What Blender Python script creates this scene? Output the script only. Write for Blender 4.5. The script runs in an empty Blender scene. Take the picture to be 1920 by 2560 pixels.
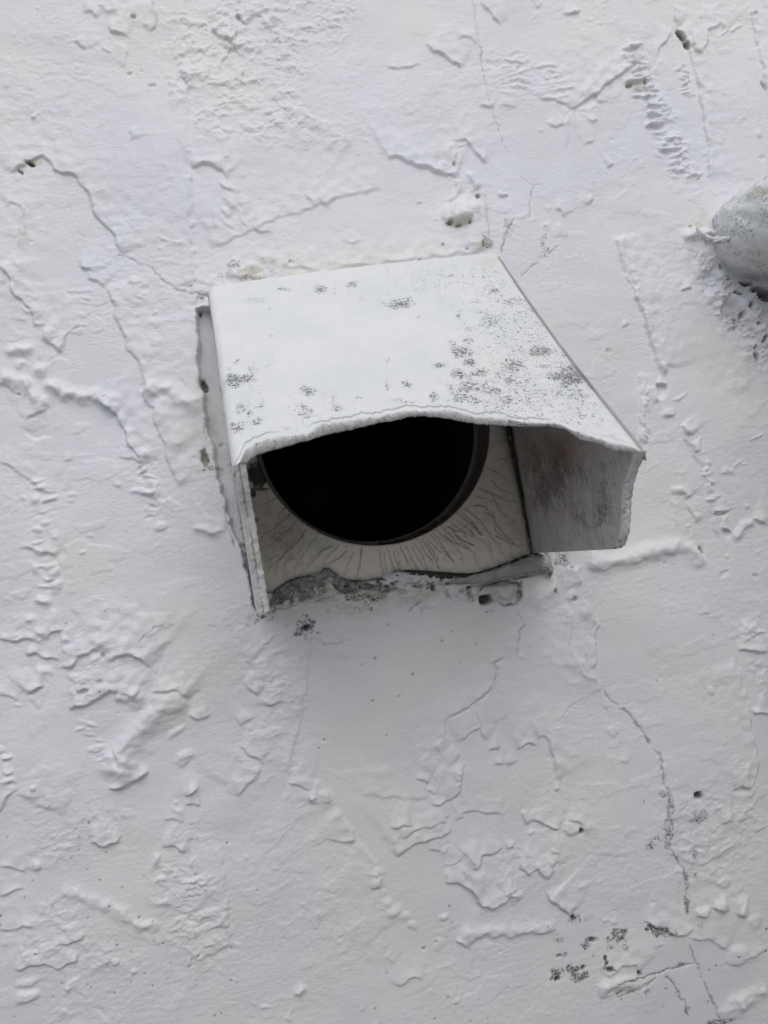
import bpy, math, numpy as np
from mathutils import Matrix
f32=np.float32
# ------------------------------------------------------------------ camera, light, exposure
S=bpy.context.scene
ZC=1.5                                  # height of the duct centre above the ground (m)
FPX=1850.0                              # focal length in pixels of the 1920x2560 frame
ICX,ICY=960.0,1280.0
def _rot():
    n=np.array([690-ICX,-(1415-ICY),-FPX]); n/=np.linalg.norm(n)
    u=np.array([-.155,1,0.]); u-=n*(u@n); u/=np.linalg.norm(u)
    return np.array([np.cross(n,u),n,u])
RW=_rot()
def _ray(px,py): return RW@np.array([(px-ICX)/FPX,-(py-ICY)/FPX,-1.0])
CAM=-_ray(934,1065)*324.0               # millimetres, origin = duct centre on the wall
cd=bpy.data.cameras.new('camera'); cam=bpy.data.objects.new('camera',cd); S.collection.objects.link(cam)
cd.sensor_fit='VERTICAL'; cd.sensor_height=9.8; cd.sensor_width=7.35; cd.lens=9.8*FPX/2560
cd.clip_start=.005; cd.clip_end=500
cd.dof.use_dof=True; cd.dof.focus_distance=.275; cd.dof.aperture_fstop=5.0
m=Matrix([[*RW[0],CAM[0]/1000],[*RW[1],CAM[1]/1000],[*RW[2],CAM[2]/1000+ZC],[0,0,0,1]])
cam.matrix_world=m; S.camera=cam
SUN_EL,SUN_AZ=math.radians(46),math.radians(4)   # azimuth from the outward wall normal, minus = from the left
w=bpy.data.worlds.new('World'); S.world=w; w.use_nodes=True
nt=w.node_tree; nt.nodes.clear()
sky=nt.nodes.new('ShaderNodeTexSky'); sky.sky_type='NISHITA'; sky.sun_disc=False
sky.sun_elevation=SUN_EL; sky.air_density=1.0; sky.dust_density=1.5; sky.ozone_density=1.0
hs=nt.nodes.new('ShaderNodeHueSaturation'); hs.inputs['Saturation'].default_value=.62   # thin cloud cover
bg=nt.nodes.new('ShaderNodeBackground'); bg.inputs['Strength'].default_value=.10
wo=nt.nodes.new('ShaderNodeOutputWorld')
nt.links.new(sky.outputs[0],hs.inputs['Color']); nt.links.new(hs.outputs[0],bg.inputs[0]); nt.links.new(bg.outputs[0],wo.inputs[0])
sd=bpy.data.lights.new('sun','SUN'); sd.energy=1.5; sd.angle=math.radians(64); sd.color=(1,.995,.985)
so=bpy.data.objects.new('sun',sd); S.collection.objects.link(so)
# direction towards the sun
dv=np.array([math.sin(SUN_AZ)*math.cos(SUN_EL),-math.cos(SUN_AZ)*math.cos(SUN_EL),math.sin(SUN_EL)])
from mathutils import Vector
so.rotation_euler=Vector(dv).to_track_quat('Z','Y').to_euler()
sky.sun_rotation=math.atan2(dv[0],dv[1])
S.view_settings.view_transform='Standard'; S.view_settings.look='None'; S.view_settings.gamma=1
S.view_settings.use_curve_mapping=False; S.view_settings.exposure=-.08

BLOCKER_TOP=180.0                           # top of the added light-blocking wall opposite, mm above the duct centre
# ------------------------------------------------------------------ helpers
def P(px,py,dep=0.0):                   # photo pixel -> mm on the plane dep in front of the wall
    r=_ray(px,py); t=(-dep-CAM[1])/r[1]; return CAM+r*t
def W(pts):                             # photo pixels -> wall millimetres (x,z)
    return np.array([[P(a,b)[0],P(a,b)[2]] for a,b in pts])
def proj(X,Y,Z):                        # mm -> photo pixel
    d=np.stack([X-CAM[0],Y-CAM[1],Z-CAM[2]]); c=np.tensordot(RW.T,d,axes=1)
    return ICX+FPX*c[0]/-c[2], ICY-FPX*c[1]/-c[2]
def sst(a,b,x):
    t=np.clip((x-a)/(b-a),0,1); return t*t*(3-2*t)
_tab={}
def noise(U,V,sx,sy=None,seed=0):       # 2-D gradient noise, about -1..1
    sy=sx if sy is None else sy
    if seed not in _tab:
        r=np.random.RandomState(seed+11); a=r.rand(256*256)*2*np.pi
        _tab[seed]=(np.cos(a).astype(f32),np.sin(a).astype(f32))
    gx,gy=_tab[seed]
    x=U/sx+97.3; y=V/sy+53.7
    xi=np.floor(x); yi=np.floor(y); fx=(x-xi).astype(f32); fy=(y-yi).astype(f32)
    xi=xi.astype(np.int64)&255; yi=yi.astype(np.int64)&255
    x1=(xi+1)&255; y1=(yi+1)&255
    def g(a,b,dx,dy):
        k=a*256+b; return gx[k]*dx+gy[k]*dy
    u=fx*fx*fx*(fx*(fx*6-15)+10); v=fy*fy*fy*(fy*(fy*6-15)+10)
    a=g(xi,yi,fx,fy); b=g(x1,yi,fx-1,fy); c=g(xi,y1,fx,fy-1); d=g(x1,y1,fx-1,fy-1)
    return 1.5*((a+(b-a)*u)*(1-v)+(c+(d-c)*u)*v)
def fbm(U,V,s,n=3,seed=0,sy=1.0,gain=.5):
    r=0; a=1.0
    for k in range(n):
        r=r+a*noise(U,V,s,s*sy,seed+k); s/=2.03; a*=gain
    return r
def segdist(U,V,pts):                   # distance, signed distance, arc position 0..1, arc length
    best=np.full(U.shape,1e9,f32); sg=np.zeros(U.shape,f32); ar=np.zeros(U.shape,f32)
    L=np.hypot(*np.diff(pts,axis=0).T); tot=L.sum(); acc=0
    for i in range(len(pts)-1):
        a=pts[i]; d=pts[i+1]-a; l=L[i]+1e-9; d=d/l
        pu=U-a[0]; pv=V-a[1]
        t=np.clip(pu*d[0]+pv*d[1],0,l); du=pu-t*d[0]; dw=pv-t*d[1]
        q=np.sqrt(du*du+dw*dw); m=q<best
        s=np.where(d[0]*pv-d[1]*pu>=0,1,-1)
        best=np.where(m,q,best); sg=np.where(m,s,sg); ar=np.where(m,acc+t,ar); acc+=l
    return best,sg*best,ar/tot,tot
def inpoly(U,V,pts):
    r=np.zeros(U.shape,bool); n=len(pts)
    for i in range(n):
        x1,y1=pts[i]; x2,y2=pts[(i+1)%n]
        if y1==y2: continue
        r^=((y1>V)!=(y2>V))&(U<(x2-x1)*(V-y1)/(y2-y1)+x1)
    return r
def grid_mesh(name,X,Y,Z,keep=None,attr=None,flip=False,closed=False):
    """X,Y,Z arrays (n,m) in mm -> mesh; keep = (n-1,m-1) mask of faces"""
    n,mm=X.shape; me=bpy.data.meshes.new(name)
    co=np.stack([X,Y,Z],-1).reshape(-1,3).astype(f32)*f32(.001); co[:,2]+=f32(ZC)
    idx=np.arange(n*mm).reshape(n,mm)
    if closed: idx=np.concatenate([idx,idx[:,:1]],1)
    a=idx[:-1,:-1]; b=idx[1:,:-1]; c=idx[1:,1:]; d=idx[:-1,1:]
    q=np.stack([a,b,c,d] if flip else [a,d,c,b],-1)
    q=q[keep] if keep is not None else q.reshape(-1,4)
    q=q.reshape(-1,4)
    used=np.zeros(n*mm,bool); used[q.ravel()]=True
    new=np.cumsum(used)-1; co=co[used]; q=new[q]
    me.vertices.add(len(co)); me.vertices.foreach_set('co',co.ravel())
    me.loops.add(q.size); me.loops.foreach_set('vertex_index',q.ravel().astype(np.int32))
    me.polygons.add(len(q)); me.polygons.foreach_set('loop_start',np.arange(0,q.size,4,dtype=np.int32))
    me.polygons.foreach_set('use_smooth',np.ones(len(q),bool))
    me.update(calc_edges=True)
    if attr is not None:
        at=me.attributes.new('mask','FLOAT_COLOR','POINT')
        at.data.foreach_set('color',np.stack(attr,-1).reshape(-1,4)[used].astype(f32).ravel())
    return me
def raw_mesh(name,vs,fs,smooth=False):
    me=bpy.data.meshes.new(name); me.from_pydata([(v[0]/1000,v[1]/1000,v[2]/1000+ZC) for v in vs],[],[tuple(int(i) for i in q) for q in fs]); me.validate(); me.update()
    if smooth:
        for p in me.polygons: p.use_smooth=True
    return me
def link(name,me,mat=None,parent=None):
    o=bpy.data.objects.new(name,me); S.collection.objects.link(o)
    if mat: me.materials.append(mat)
    if parent:
        o.parent=parent; o.matrix_parent_inverse=Matrix.Translation(-Vector(parent.location))
    return o
def thing(name,label,cat,loc):
    o=bpy.data.objects.new(name,None); S.collection.objects.link(o); o.empty_display_size=.05
    o.location=loc; o['label']=label; o['category']=cat; return o

# ------------------------------------------------------------------ materials
class NT:
    def __init__(s,name):
        s.m=bpy.data.materials.new(name); s.m.use_nodes=True; s.t=s.m.node_tree
        s.b=s.t.nodes['Principled BSDF']; s.out=s.t.nodes['Material Output']
    def n(s,typ,**k):
        o=s.t.nodes.new(typ)
        for a,v in k.items():
            if hasattr(o,a): setattr(o,a,v)
        return o
    def l(s,a,b): s.t.links.new(a,b)
    def val(s,x,sock):
        if isinstance(x,(int,float)): sock.default_value=x
        elif isinstance(x,tuple): sock.default_value=x if len(x)==len(sock.default_value) else (*x,1)
        else: s.l(x,sock)
    def math(s,op,a,b=0.0,c=0.0,clamp=False):
        o=s.n('ShaderNodeMath'); o.operation=op; o.use_clamp=clamp
        s.val(a,o.inputs[0]); s.val(b,o.inputs[1]); s.val(c,o.inputs[2]); return o.outputs[0]
    def mix(s,f,a,b):
        o=s.n('ShaderNodeMix'); o.data_type='RGBA'
        s.val(f,o.inputs[0]); s.val(a,o.inputs[6]); s.val(b,o.inputs[7]); return o.outputs[2]
    def ramp(s,x,a,b):              # smooth 0..1
        o=s.n('ShaderNodeMapRange'); o.interpolation_type='SMOOTHSTEP'
        s.val(x,o.inputs[0]); s.val(a,o.inputs[1]); s.val(b,o.inputs[2]); return o.outputs[0]
    def coords(s,scale=(1,1,1),rot=(0,0,0)):
        c=s.n('ShaderNodeTexCoord'); mp=s.n('ShaderNodeMapping'); s.l(c.outputs['Object'],mp.inputs[0])
        mp.inputs['Scale'].default_value=scale; mp.inputs['Rotation'].default_value=rot; return mp.outputs[0]
    def noise(s,scale,detail=2,rough=.5,vec=None,dist=0):
        o=s.n('ShaderNodeTexNoise'); o.inputs['Scale'].default_value=scale; o.inputs['Detail'].default_value=detail
        o.inputs['Roughness'].default_value=rough; o.inputs['Distortion'].default_value=dist
        if vec is not None: s.l(vec,o.inputs['Vector'])
        return o.outputs[0]
    def bump(s,h,dist,strength=1.0,prev=None):
        o=s.n('ShaderNodeBump'); o.inputs['Distance'].default_value=dist; o.inputs['Strength'].default_value=strength
        s.l(h,o.inputs['Height'])
        if prev is not None: s.l(prev,o.inputs['Normal'])
        return o.outputs[0]
    def mask(s):
        a=s.n('ShaderNodeAttribute'); a.attribute_name='mask'; sp=s.n('ShaderNodeSeparateColor'); s.l(a.outputs['Color'],sp.inputs[0])
        return sp.outputs[0],sp.outputs[1],sp.outputs[2],a.outputs['Alpha']
    def fin(s,col,rough,nrm=None,spec=.5):
        s.val(col,s.b.inputs['Base Color']); s.val(rough,s.b.inputs['Roughness']); s.b.inputs['Specular IOR Level'].default_value=spec
        if nrm is not None: s.l(nrm,s.b.inputs['Normal'])
        return s.m

def mat_wall():
    t=NT('painted_stucco'); D,O,G,M=t.mask(); v=t.coords()
    n2=t.noise(420,3,.6,v)
    col=t.mix(t.ramp(t.noise(17,3,.55,v),.40,.60),(.772,.768,.798),(.788,.786,.775))
    col=t.mix(t.math('MULTIPLY',O,.75,clamp=True),col,(.60,.54,.40))
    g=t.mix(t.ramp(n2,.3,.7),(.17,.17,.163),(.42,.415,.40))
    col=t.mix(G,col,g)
    # mould speckle where the density mask allows it
    vs=t.noise(1000,4,.75,v,.5)
    thr=t.math('SUBTRACT',.69,t.math('MULTIPLY',M,.22))
    sp=t.ramp(vs,thr,t.math('ADD',thr,.10))
    sp=t.math('MULTIPLY',sp,t.ramp(M,.02,.2))
    soft=t.math('MULTIPLY',t.ramp(M,.15,1.1),t.ramp(t.noise(330,4,.7,v,.6),.38,.66))
    col=t.mix(t.math('MULTIPLY',soft,.55),col,(.24,.235,.235))
    col=t.mix(t.math('MULTIPLY',sp,.85),col,(.05,.048,.05))
    col=t.mix(D,col,(.028,.024,.020))
    va=t.coords((1,1,1.9))
    h1=t.noise(650,3,.55,va); h2=t.noise(2100,2,.6,v)
    sm=t.ramp(t.noise(26,2,.5,v),.36,.62)
    b=t.bump(t.math('MULTIPLY',h1,t.math('ADD',.35,t.math('MULTIPLY',sm,.65))),.00030,.8); b=t.bump(h2,.00007,.6,b)
    return t.fin(col,.5,b,.42)
def mat_hood():
    t=NT('weathered_hood_paint'); D,O,G,M=t.mask(); v=t.coords()
    n1=t.noise(45,3,.6,v)
    col=t.mix(t.ramp(n1,.35,.65),(.742,.750,.760),(.79,.79,.775))
    col=t.mix(t.math('MULTIPLY',O,.8,clamp=True),col,(.56,.53,.40))
    a=t.noise(1250,3,.75,t.coords((.5,1.2,1.2),(0,0,.06)))
    b=t.noise(1150,2,.7,t.coords((1.4,.5,.5),(0,0,-.12)))
    s=t.math('ADD',t.math('MULTIPLY',a,.62),t.math('MULTIPLY',b,.38))
    thr=t.math('SUBTRACT',.645,t.math('MULTIPLY',M,.20))
    sp=t.ramp(s,thr,t.math('ADD',thr,.07))
    sp=t.math('MULTIPLY',sp,t.ramp(M,.03,.25))
    col=t.mix(t.math('MULTIPLY',sp,.88),col,(.050,.050,.052))
    haze=t.math('MULTIPLY',t.math('MULTIPLY',t.ramp(M,.1,1.1),t.ramp(t.noise(420,4,.7,t.coords((.8,1,1))),.36,.62)),.42)
    col=t.mix(haze,col,(.36,.36,.40))
    col=t.mix(D,col,(.05,.043,.036))
    w1=t.noise(1400,2,.6,t.coords((1,.25,.25))); w2=t.noise(1500,2,.6,t.coords((.22,1,1)))
    b1=t.bump(t.math('ADD',w1,w2),.00016,.8); b1=t.bump(t.noise(160,3,.5,v),.0006,.6,b1)
    return t.fin(col,.42,b1,.45)
def mat_inner():
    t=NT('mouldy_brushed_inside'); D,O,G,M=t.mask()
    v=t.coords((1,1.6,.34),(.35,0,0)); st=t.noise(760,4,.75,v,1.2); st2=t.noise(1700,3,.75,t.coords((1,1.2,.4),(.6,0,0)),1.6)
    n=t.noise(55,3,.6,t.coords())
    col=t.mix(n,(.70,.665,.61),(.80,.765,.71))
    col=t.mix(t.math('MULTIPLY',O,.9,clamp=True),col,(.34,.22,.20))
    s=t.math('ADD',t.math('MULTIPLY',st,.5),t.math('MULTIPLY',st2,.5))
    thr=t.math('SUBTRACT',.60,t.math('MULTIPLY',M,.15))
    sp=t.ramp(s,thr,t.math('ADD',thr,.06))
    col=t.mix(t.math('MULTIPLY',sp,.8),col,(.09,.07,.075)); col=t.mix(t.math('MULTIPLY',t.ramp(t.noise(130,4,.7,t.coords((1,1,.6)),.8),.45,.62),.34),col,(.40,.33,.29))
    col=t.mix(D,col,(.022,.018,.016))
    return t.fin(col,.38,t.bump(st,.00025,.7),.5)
def mat_plate():
    t=NT('crazed_cream_plastic'); D,O,G,M=t.mask(); n=t.noise(70,3,.6,t.coords())
    col=t.mix(n,(.84,.785,.68),(.87,.82,.74))
    col=t.mix(O,col,(.40,.30,.22))
    col=t.mix(G,col,(.62,.62,.58))
    col=t.mix(D,col,(.030,.024,.020))
    return t.fin(col,.42,t.bump(t.noise(500,2,.5,t.coords()),.0001,.5),.5)
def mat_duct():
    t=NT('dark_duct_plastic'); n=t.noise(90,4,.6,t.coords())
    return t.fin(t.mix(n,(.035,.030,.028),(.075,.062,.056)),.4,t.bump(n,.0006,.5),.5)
def mat_simple(name,c1,c2,scale,rough,bump=.0003):
    t=NT(name); n=t.noise(scale,4,.6,t.coords()); return t.fin(t.mix(n,c1,c2),rough,t.bump(n,bump,.7))
def mat_pipe():
    t=NT('flaking_pipe_paint'); v=t.coords(); D,O,G,M=t.mask()
    n=t.noise(75,4,.65,v); col=t.mix(n,(.80,.805,.825),(.86,.86,.855))
    fl=t.noise(430,4,.75,t.coords((.7,1.2,1.1),(0,.5,0)),.8)
    thr=t.math('SUBTRACT',.70,t.math('MULTIPLY',M,.24)); k=t.ramp(fl,thr,t.math('ADD',thr,.03))
    col=t.mix(t.math('MULTIPLY',k,.8),col,(.17,.17,.20))
    wv=t.noise(230,2,.5,t.coords((.8,1,1.6)),1.2); cr=t.math('SUBTRACT',1,t.ramp(t.math('ABSOLUTE',t.math('SUBTRACT',wv,.5)),.0,.018))
    cr=t.math('MULTIPLY',cr,t.ramp(t.noise(95,2,.5,v),.46,.56))
    col=t.mix(t.math('MULTIPLY',cr,.7),col,(.10,.08,.06))
    col=t.mix(t.math('MULTIPLY',O,.7),col,(.45,.36,.20))
    col=t.mix(D,col,(.02,.018,.018))
    wr=t.noise(120,4,.6,t.coords((.5,1,1.3),(0,.5,0)),1.5)
    b=t.bump(fl,.0006,.6); b=t.bump(cr,.0003,.8,b); b=t.bump(wr,.002,.7,b)
    return t.fin(col,.45,b,.45)
MW,MH,MI,MP,MD,MPI=mat_wall(),mat_hood(),mat_inner(),mat_plate(),mat_duct(),mat_pipe()

# ------------------------------------------------------------------ stucco wall relief
DX=.47
def axis(a,b,lo,hi):
    d=np.arange(a,b,DX); s=DX; L=[]; x=a
    while x>lo: s=min(s*1.22,60); x-=s; L.append(x)
    R=[]; x=d[-1]; s=DX
    while x<hi: s=min(s*1.22,60); x+=s; R.append(x)
    L[-1]=lo; R[-1]=hi
    return np.concatenate([L[::-1],d,R])
xs=axis(-192,240,-1600,1600).astype(f32); zs=axis(-298,212,-ZC*1000,1300).astype(f32)
U,V=np.meshgrid(xs,zs,indexing='ij')
dense=(sst(-215,-185,U)*(1-sst(233,262,U))*sst(-325,-292,V)*(1-sst(205,235,V))).astype(f32)
w1=noise(U,V,5.5,seed=1); w2=noise(U,V,5.5,seed=2); w3=noise(U,V,1.9,seed=3); w4=noise(U,V,1.9,seed=4)
UW=(U+1.1*w1+.28*w3).astype(f32); VW=(V+1.1*w2+.28*w4).astype(f32)
H=np.zeros_like(U); D=np.zeros_like(U); O=np.zeros_like(U); G=np.zeros_like(U); M=np.zeros_like(U)
H+=1.1*noise(U,V,70,55,seed=5)+.45*noise(U,V,26,22,seed=6)+.13*noise(U,V,11,9,seed=12)
grain=fbm(U,V,3.1,3,seed=20,sy=.62,gain=.62)
gm=.22+.78*sst(-.3,.5,noise(U,V,48,40,seed=8))
_f=W([(980,1790)])[0]; gm=gm*(1-.85*(1-sst(.55,1.15,np.sqrt(((U-_f[0])/56)**2+((V-_f[1])/48)**2)+.25*noise(U,V,16,seed=13))))
H+=(.115*grain*gm+.05*fbm(U,V,1.7,2,seed=26,sy=.7)*sst(-.1,.5,noise(U,V,30,24,seed=27)))*dense
# random low trowel islands (skip-trowel look)
isl=fbm(UW,VW,22,3,seed=30,sy=.55); im=sst(-.15,.35,noise(U,V,75,60,seed=9))
H+=.22*sst(.20,.42,isl)*im*dense+.14*sst(.28,.42,fbm(UW,VW,12,2,seed=35,sy=.5))*(1-im)*dense*sst(0,.4,noise(U,V,40,seed=10))
hood_box=lambda p:sst(0,p,np.maximum(np.abs(U)-70,np.abs(V)-72))
def win(pts,m):
    a,b=pts.min(0)-m,pts.max(0)+m
    i0,i1=np.searchsorted(xs,[a[0],b[0]]); j0,j1=np.searchsorted(zs,[a[1],b[1]])
    return (slice(i0,i1),slice(j0,j1))
DIR=dict(u=(0,1),d=(0,-1),l=(-1,0),r=(1,0),ur=(1,1),ul=(-1,1),dl=(-1,-1),dr=(1,-1))
fs_=[0]
def step(px,h,side='u',fall=9.0,edge=.5,dirt_shade=0,lump=.5):
    pts=W(px); fs_[0]+=1; w=win(pts,fall*3+3); u,v=UW[w],VW[w]
    d,sd,ar,tot=segdist(u,v,pts)
    e=pts[-1]-pts[0]; nrm=np.array([-e[1],e[0]]); sg=1 if nrm@np.array(DIR[side])>=0 else -1
    s=sd*sg; tp=np.clip(min(.3,4/tot),.03,.5)
    taper=sst(0,tp,ar)*(1-sst(1-tp,1,ar))
    mod=1+lump*noise(U[w],V[w],4.5,seed=40+fs_[0]%5)
    prof=sst(-edge,edge,s)*np.exp(-np.maximum(s,0)/fall)*(1-sst(fall*2,fall*3,d))
    H[w]+=.86*h*mod*taper*prof
    if dirt_shade: D[w]=np.maximum(D[w],dirt_shade*taper*np.exp(-((s+.25)/.5)**2)*sst(-.3,.4,noise(u,v,3,seed=50)))
def ridge(px,h,wd=1.6,lump=.5):
    pts=W(px); fs_[0]+=1; w=win(pts,wd*4+3); d,sd,ar,tot=segdist(UW[w],VW[w],pts)
    tp=np.clip(wd*1.5/tot,.05,.5); taper=sst(0,tp,ar)*(1-sst(1-tp,1,ar))
    H[w]+=h*(1+lump*noise(U[w],V[w],3.5,seed=45+fs_[0]%5))*taper*np.exp(-(d/wd)**2)
def blob(x,y,rx,ry,h,sharp=.5,rot=0.0):  # radii in photo pixels
    c=W([(x,y)])[0]; rx/=5.7; ry/=5.7; w=win(np.array([c]),max(rx,ry)*2+2)
    a=UW[w]-c[0]; b=VW[w]-c[1]; ca,sa=math.cos(rot),math.sin(rot); a,b=a*ca+b*sa,-a*sa+b*ca
    q=np.sqrt((a/rx)**2+(b/ry)**2); k=1-sst(1-sharp,1+sharp*.6,q); H[w]+=(.8 if max(rx,ry)>3.2 else .55)*h*k; return w,q
def polymask(px,soft=2.0,m=8):
    pts=W(px); w=win(pts,m); u,v=UW[w],VW[w]
    d,_,_,_=segdist(u,v,np.vstack([pts,pts[:1]])); ins=inpoly(u,v,pts)
    return w,sst(-soft,soft,np.where(ins,d,-d))
def rough(px,amp,sc=3.2,soft=4,base=0.0,ax=.75,thr=-.1):
    fs_[0]+=7; w,k=polymask(px,soft*1.7,14); u,v=U[w],V[w]; uw,vw=UW[w],VW[w]
    k=k*(.25+.75*sst(-.55,.45,noise(u,v,13,9,seed=61+fs_[0]%5)+.5*noise(u,v,5,4,seed=66)))
    k=np.clip(k+.35*(k-.5)*noise(uw,vw,4,seed=67)*4*k*(1-k),0,1)
    n=fbm(uw,vw,sc*1.7,3,seed=60+fs_[0]%9,sy=ax,gain=.6)
    n2=fbm(uw,vw,sc*3.2,2,seed=74+fs_[0]%5,sy=ax*.8)
    lum=sst(thr,thr+.35,n)*.55+.5*sst(.0,.22,n2)+.35*np.abs(noise(u,v,sc*.8,sc*.55,seed=70))
    H[w]+=k*(.68*amp*lum+base)
def pit(x,y,rx,ry,dep,dirt_shade=.95,rot=0,noisy=.5):
    c=W([(x,y)])[0]; a_,b_=rx/5.7,ry/5.7; w=win(np.array([c]),max(a_,b_)*2.2+1.5)
    u=U[w]+.25*w3[w]-c[0]; v=V[w]+.25*w4[w]-c[1]; ca,sa=math.cos(rot),math.sin(rot); u,v=u*ca+v*sa,-u*sa+v*ca
    q=np.sqrt((u/a_)**2+(v/b_)**2)+noisy*.4*noise(U[w],V[w],1.6,seed=80)
    k=1-sst(.55,1.1,q); H[w]-=dep*k; D[w]=np.maximum(D[w],dirt_shade*k)
def crack(px,wd=.32,dark=.8,dep=.35,jit=1.0,gap=.0):
    pts=W(px); fs_[0]+=1; w=win(pts,4); s=fs_[0]%6
    u=U[w]+jit*(.8*noise(U[w],V[w],3.4,seed=90+s)+.5*noise(U[w],V[w],1.4,seed=91+s)); v=V[w]+jit*(.8*noise(U[w],V[w],3.4,seed=93+s)+.5*noise(U[w],V[w],1.4,seed=94+s))
    d,sd,ar,tot=segdist(u,v,pts)
    wv=wd*(.75+.6*noise(U[w],V[w],6,seed=96)); wv=np.maximum(wv,.12)
    k=np.exp(-(d/(wv+.08))**2)*(1-sst(.93,1,ar))*sst(0,.05,ar)
    if gap: k=k*sst(-gap,.25,noise(U[w],V[w],7,seed=97+s))
    H[w]-=dep*k*1.3; D[w]=np.maximum(D[w],dark*k*(.35+.65*sst(-.45,.3,noise(U[w],V[w],4.5,seed=99)+.5*noise(U[w],V[w],1.5,seed=98))))
def stain(arr,x,y,rx,ry,val,hard=.35,sc=3.0,rot=0,seed=100):
    c=W([(x,y)])[0]; a_,b_=rx/5.7,ry/5.7; w=win(np.array([c]),max(a_,b_)*1.6+1)
    u=U[w]-c[0]; v=V[w]-c[1]; ca,sa=math.cos(rot),math.sin(rot); u,v=u*ca+v*sa,-u*sa+v*ca
    q=np.sqrt((u/a_)**2+(v/b_)**2)+.55*fbm(U[w],V[w],sc,3,seed=seed)
    arr[w]=np.maximum(arr[w],val*(1-sst(1-hard,1+hard*.6,q)))
def lumps(px_list,h,rx=9,ry=5,rs=0):
    r=np.random.RandomState(rs)
    for x,y in px_list: blob(x+r.uniform(-3,3),y+r.uniform(-3,3),rx*r.uniform(.7,1.6),ry*r.uniform(.6,1.1),.75*h*r.uniform(.6,1.3),.8,r.uniform(-.5,.7))
def ladder(px,n,h,width,rs=0,ry=5):   # column of ragged transverse tear marks
    r=np.random.RandomState(rs); p=np.array(px,float); L=np.hypot(*np.diff(p,axis=0).T); c=np.r_[0,np.cumsum(L)]
    for k in range(n):
        t=(k+r.uniform(.1,.9))/n*c[-1]; x=np.interp(t,c,p[:,0]); y=np.interp(t,c,p[:,1])
        blob(x+r.uniform(-.4,.4)*width,y,width*r.uniform(.25,.6),ry*r.uniform(.7,1.5),h*r.uniform(.5,1.3),.55,r.uniform(-.3,.3))
        if r.rand()<.5: blob(x+r.uniform(-.4,.4)*width,y+ry*1.6,width*.3,ry*.8,-h*.6,.6)
# @@FEATURES@@
# -- upper left
step([(25,440),(60,408),(105,392),(135,418),(195,448),(218,480),(232,530),(262,562),(285,590),(305,640)],1.5,'ur',12)
pit(75,408,14,5,1.6,.95,-.5); pit(50,428,10,3.5,1.0,.8,-.9); stain(O,85,405,22,12,.7)
step([(372,-10),(392,35),(388,62),(375,88)],1.0,'l',8,dirt_shade=.25)
pit(333,44,7,6,1.0,.35); step([(203,30),(228,36),(247,50)],1.1,'u',6); step([(262,60),(280,78),(302,85),(328,95)],1.5,'u',7); step([(322,105),(318,140),(311,170)],.8,'l',6)
ridge([(250,10),(270,30),(290,20),(285,5)],.7,1.2); step([(183,105),(198,112),(207,128)],1.0,'u',5); pit(380,213,10,6,.8,.06); pit(323,183,7,4,.6,.15); step([(72,290),(82,300)],.9,'u',4); step([(318,325),(330,340),(332,350)],.9,'u',5)
rough([(0,20),(230,90),(260,260),(200,390),(60,360),(0,300)],.35,2.4,8,0,.7,-.3)
rough([(410,60),(470,10),(560,-10),(760,-10),(900,20),(860,90),(780,130),(740,250),(790,300),(880,358),(700,362),(520,350),(470,310),(415,200)],1.25,3.0,4)
rough([(540,20),(680,0),(700,90),(640,160),(560,120)],1.2,3.6,4); step([(520,62),(545,90),(580,112),(592,88),(600,60)],2.0,'u',7); step([(588,35),(600,52),(612,66)],2.2,'ur',5,dirt_shade=.35); step([(583,85),(580,110),(600,150)],.9,'r',5,dirt_shade=.2)  # deep shade in the notches is painted as dark lines
step([(738,268),(775,288),(815,308),(850,335),(888,365)],1.0,'dl',14); rough([(1,1),(2,1),(2,2)],0)
step([(474,426),(505,412),(540,418),(572,450)],1.7,'u',8); step([(535,450),(560,468),(592,488)],1.1,'ur',5); step([(553,488),(572,508),(588,532)],.9,'ur',5)
for q in ([(532,520),(538,580)],[(545,540),(560,560),(588,575)],[(560,500),(580,530)],[(590,515),(600,550),(622,576)],[(610,540),(600,500)],[(545,520),(575,550)]): step(q,.75,'r',3)
step([(445,175),(470,190),(475,210)],1.2,'u',6); step([(450,185),(466,200),(466,230)],1.3,'r',6,dirt_shade=.1)
step([(755,482),(785,515),(790,522)],.9,'ur',5); step([(788,488),(805,505),(822,520)],.8,'ur',5)
step([(530,625),(560,608),(620,578),(700,545),(780,520),(840,498),(900,482),(962,472)],.85,'u',22,.8); step([(625,568),(655,580),(685,586)],1.2,'ul',7); step([(850,605),(880,612),(905,600)],.8,'u',5)
step([(468,200),(470,300),(476,430),(478,540),(484,650),(492,770)],.5,'l',16,.6); ridge([(474,430),(478,520),(480,600),(486,700),(490,760)],.4,1.3,1.2)
lumps([(480,560),(482,600),(478,635),(400,620),(420,612),(440,605),(475,380)],.8,12,6,3)
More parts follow.
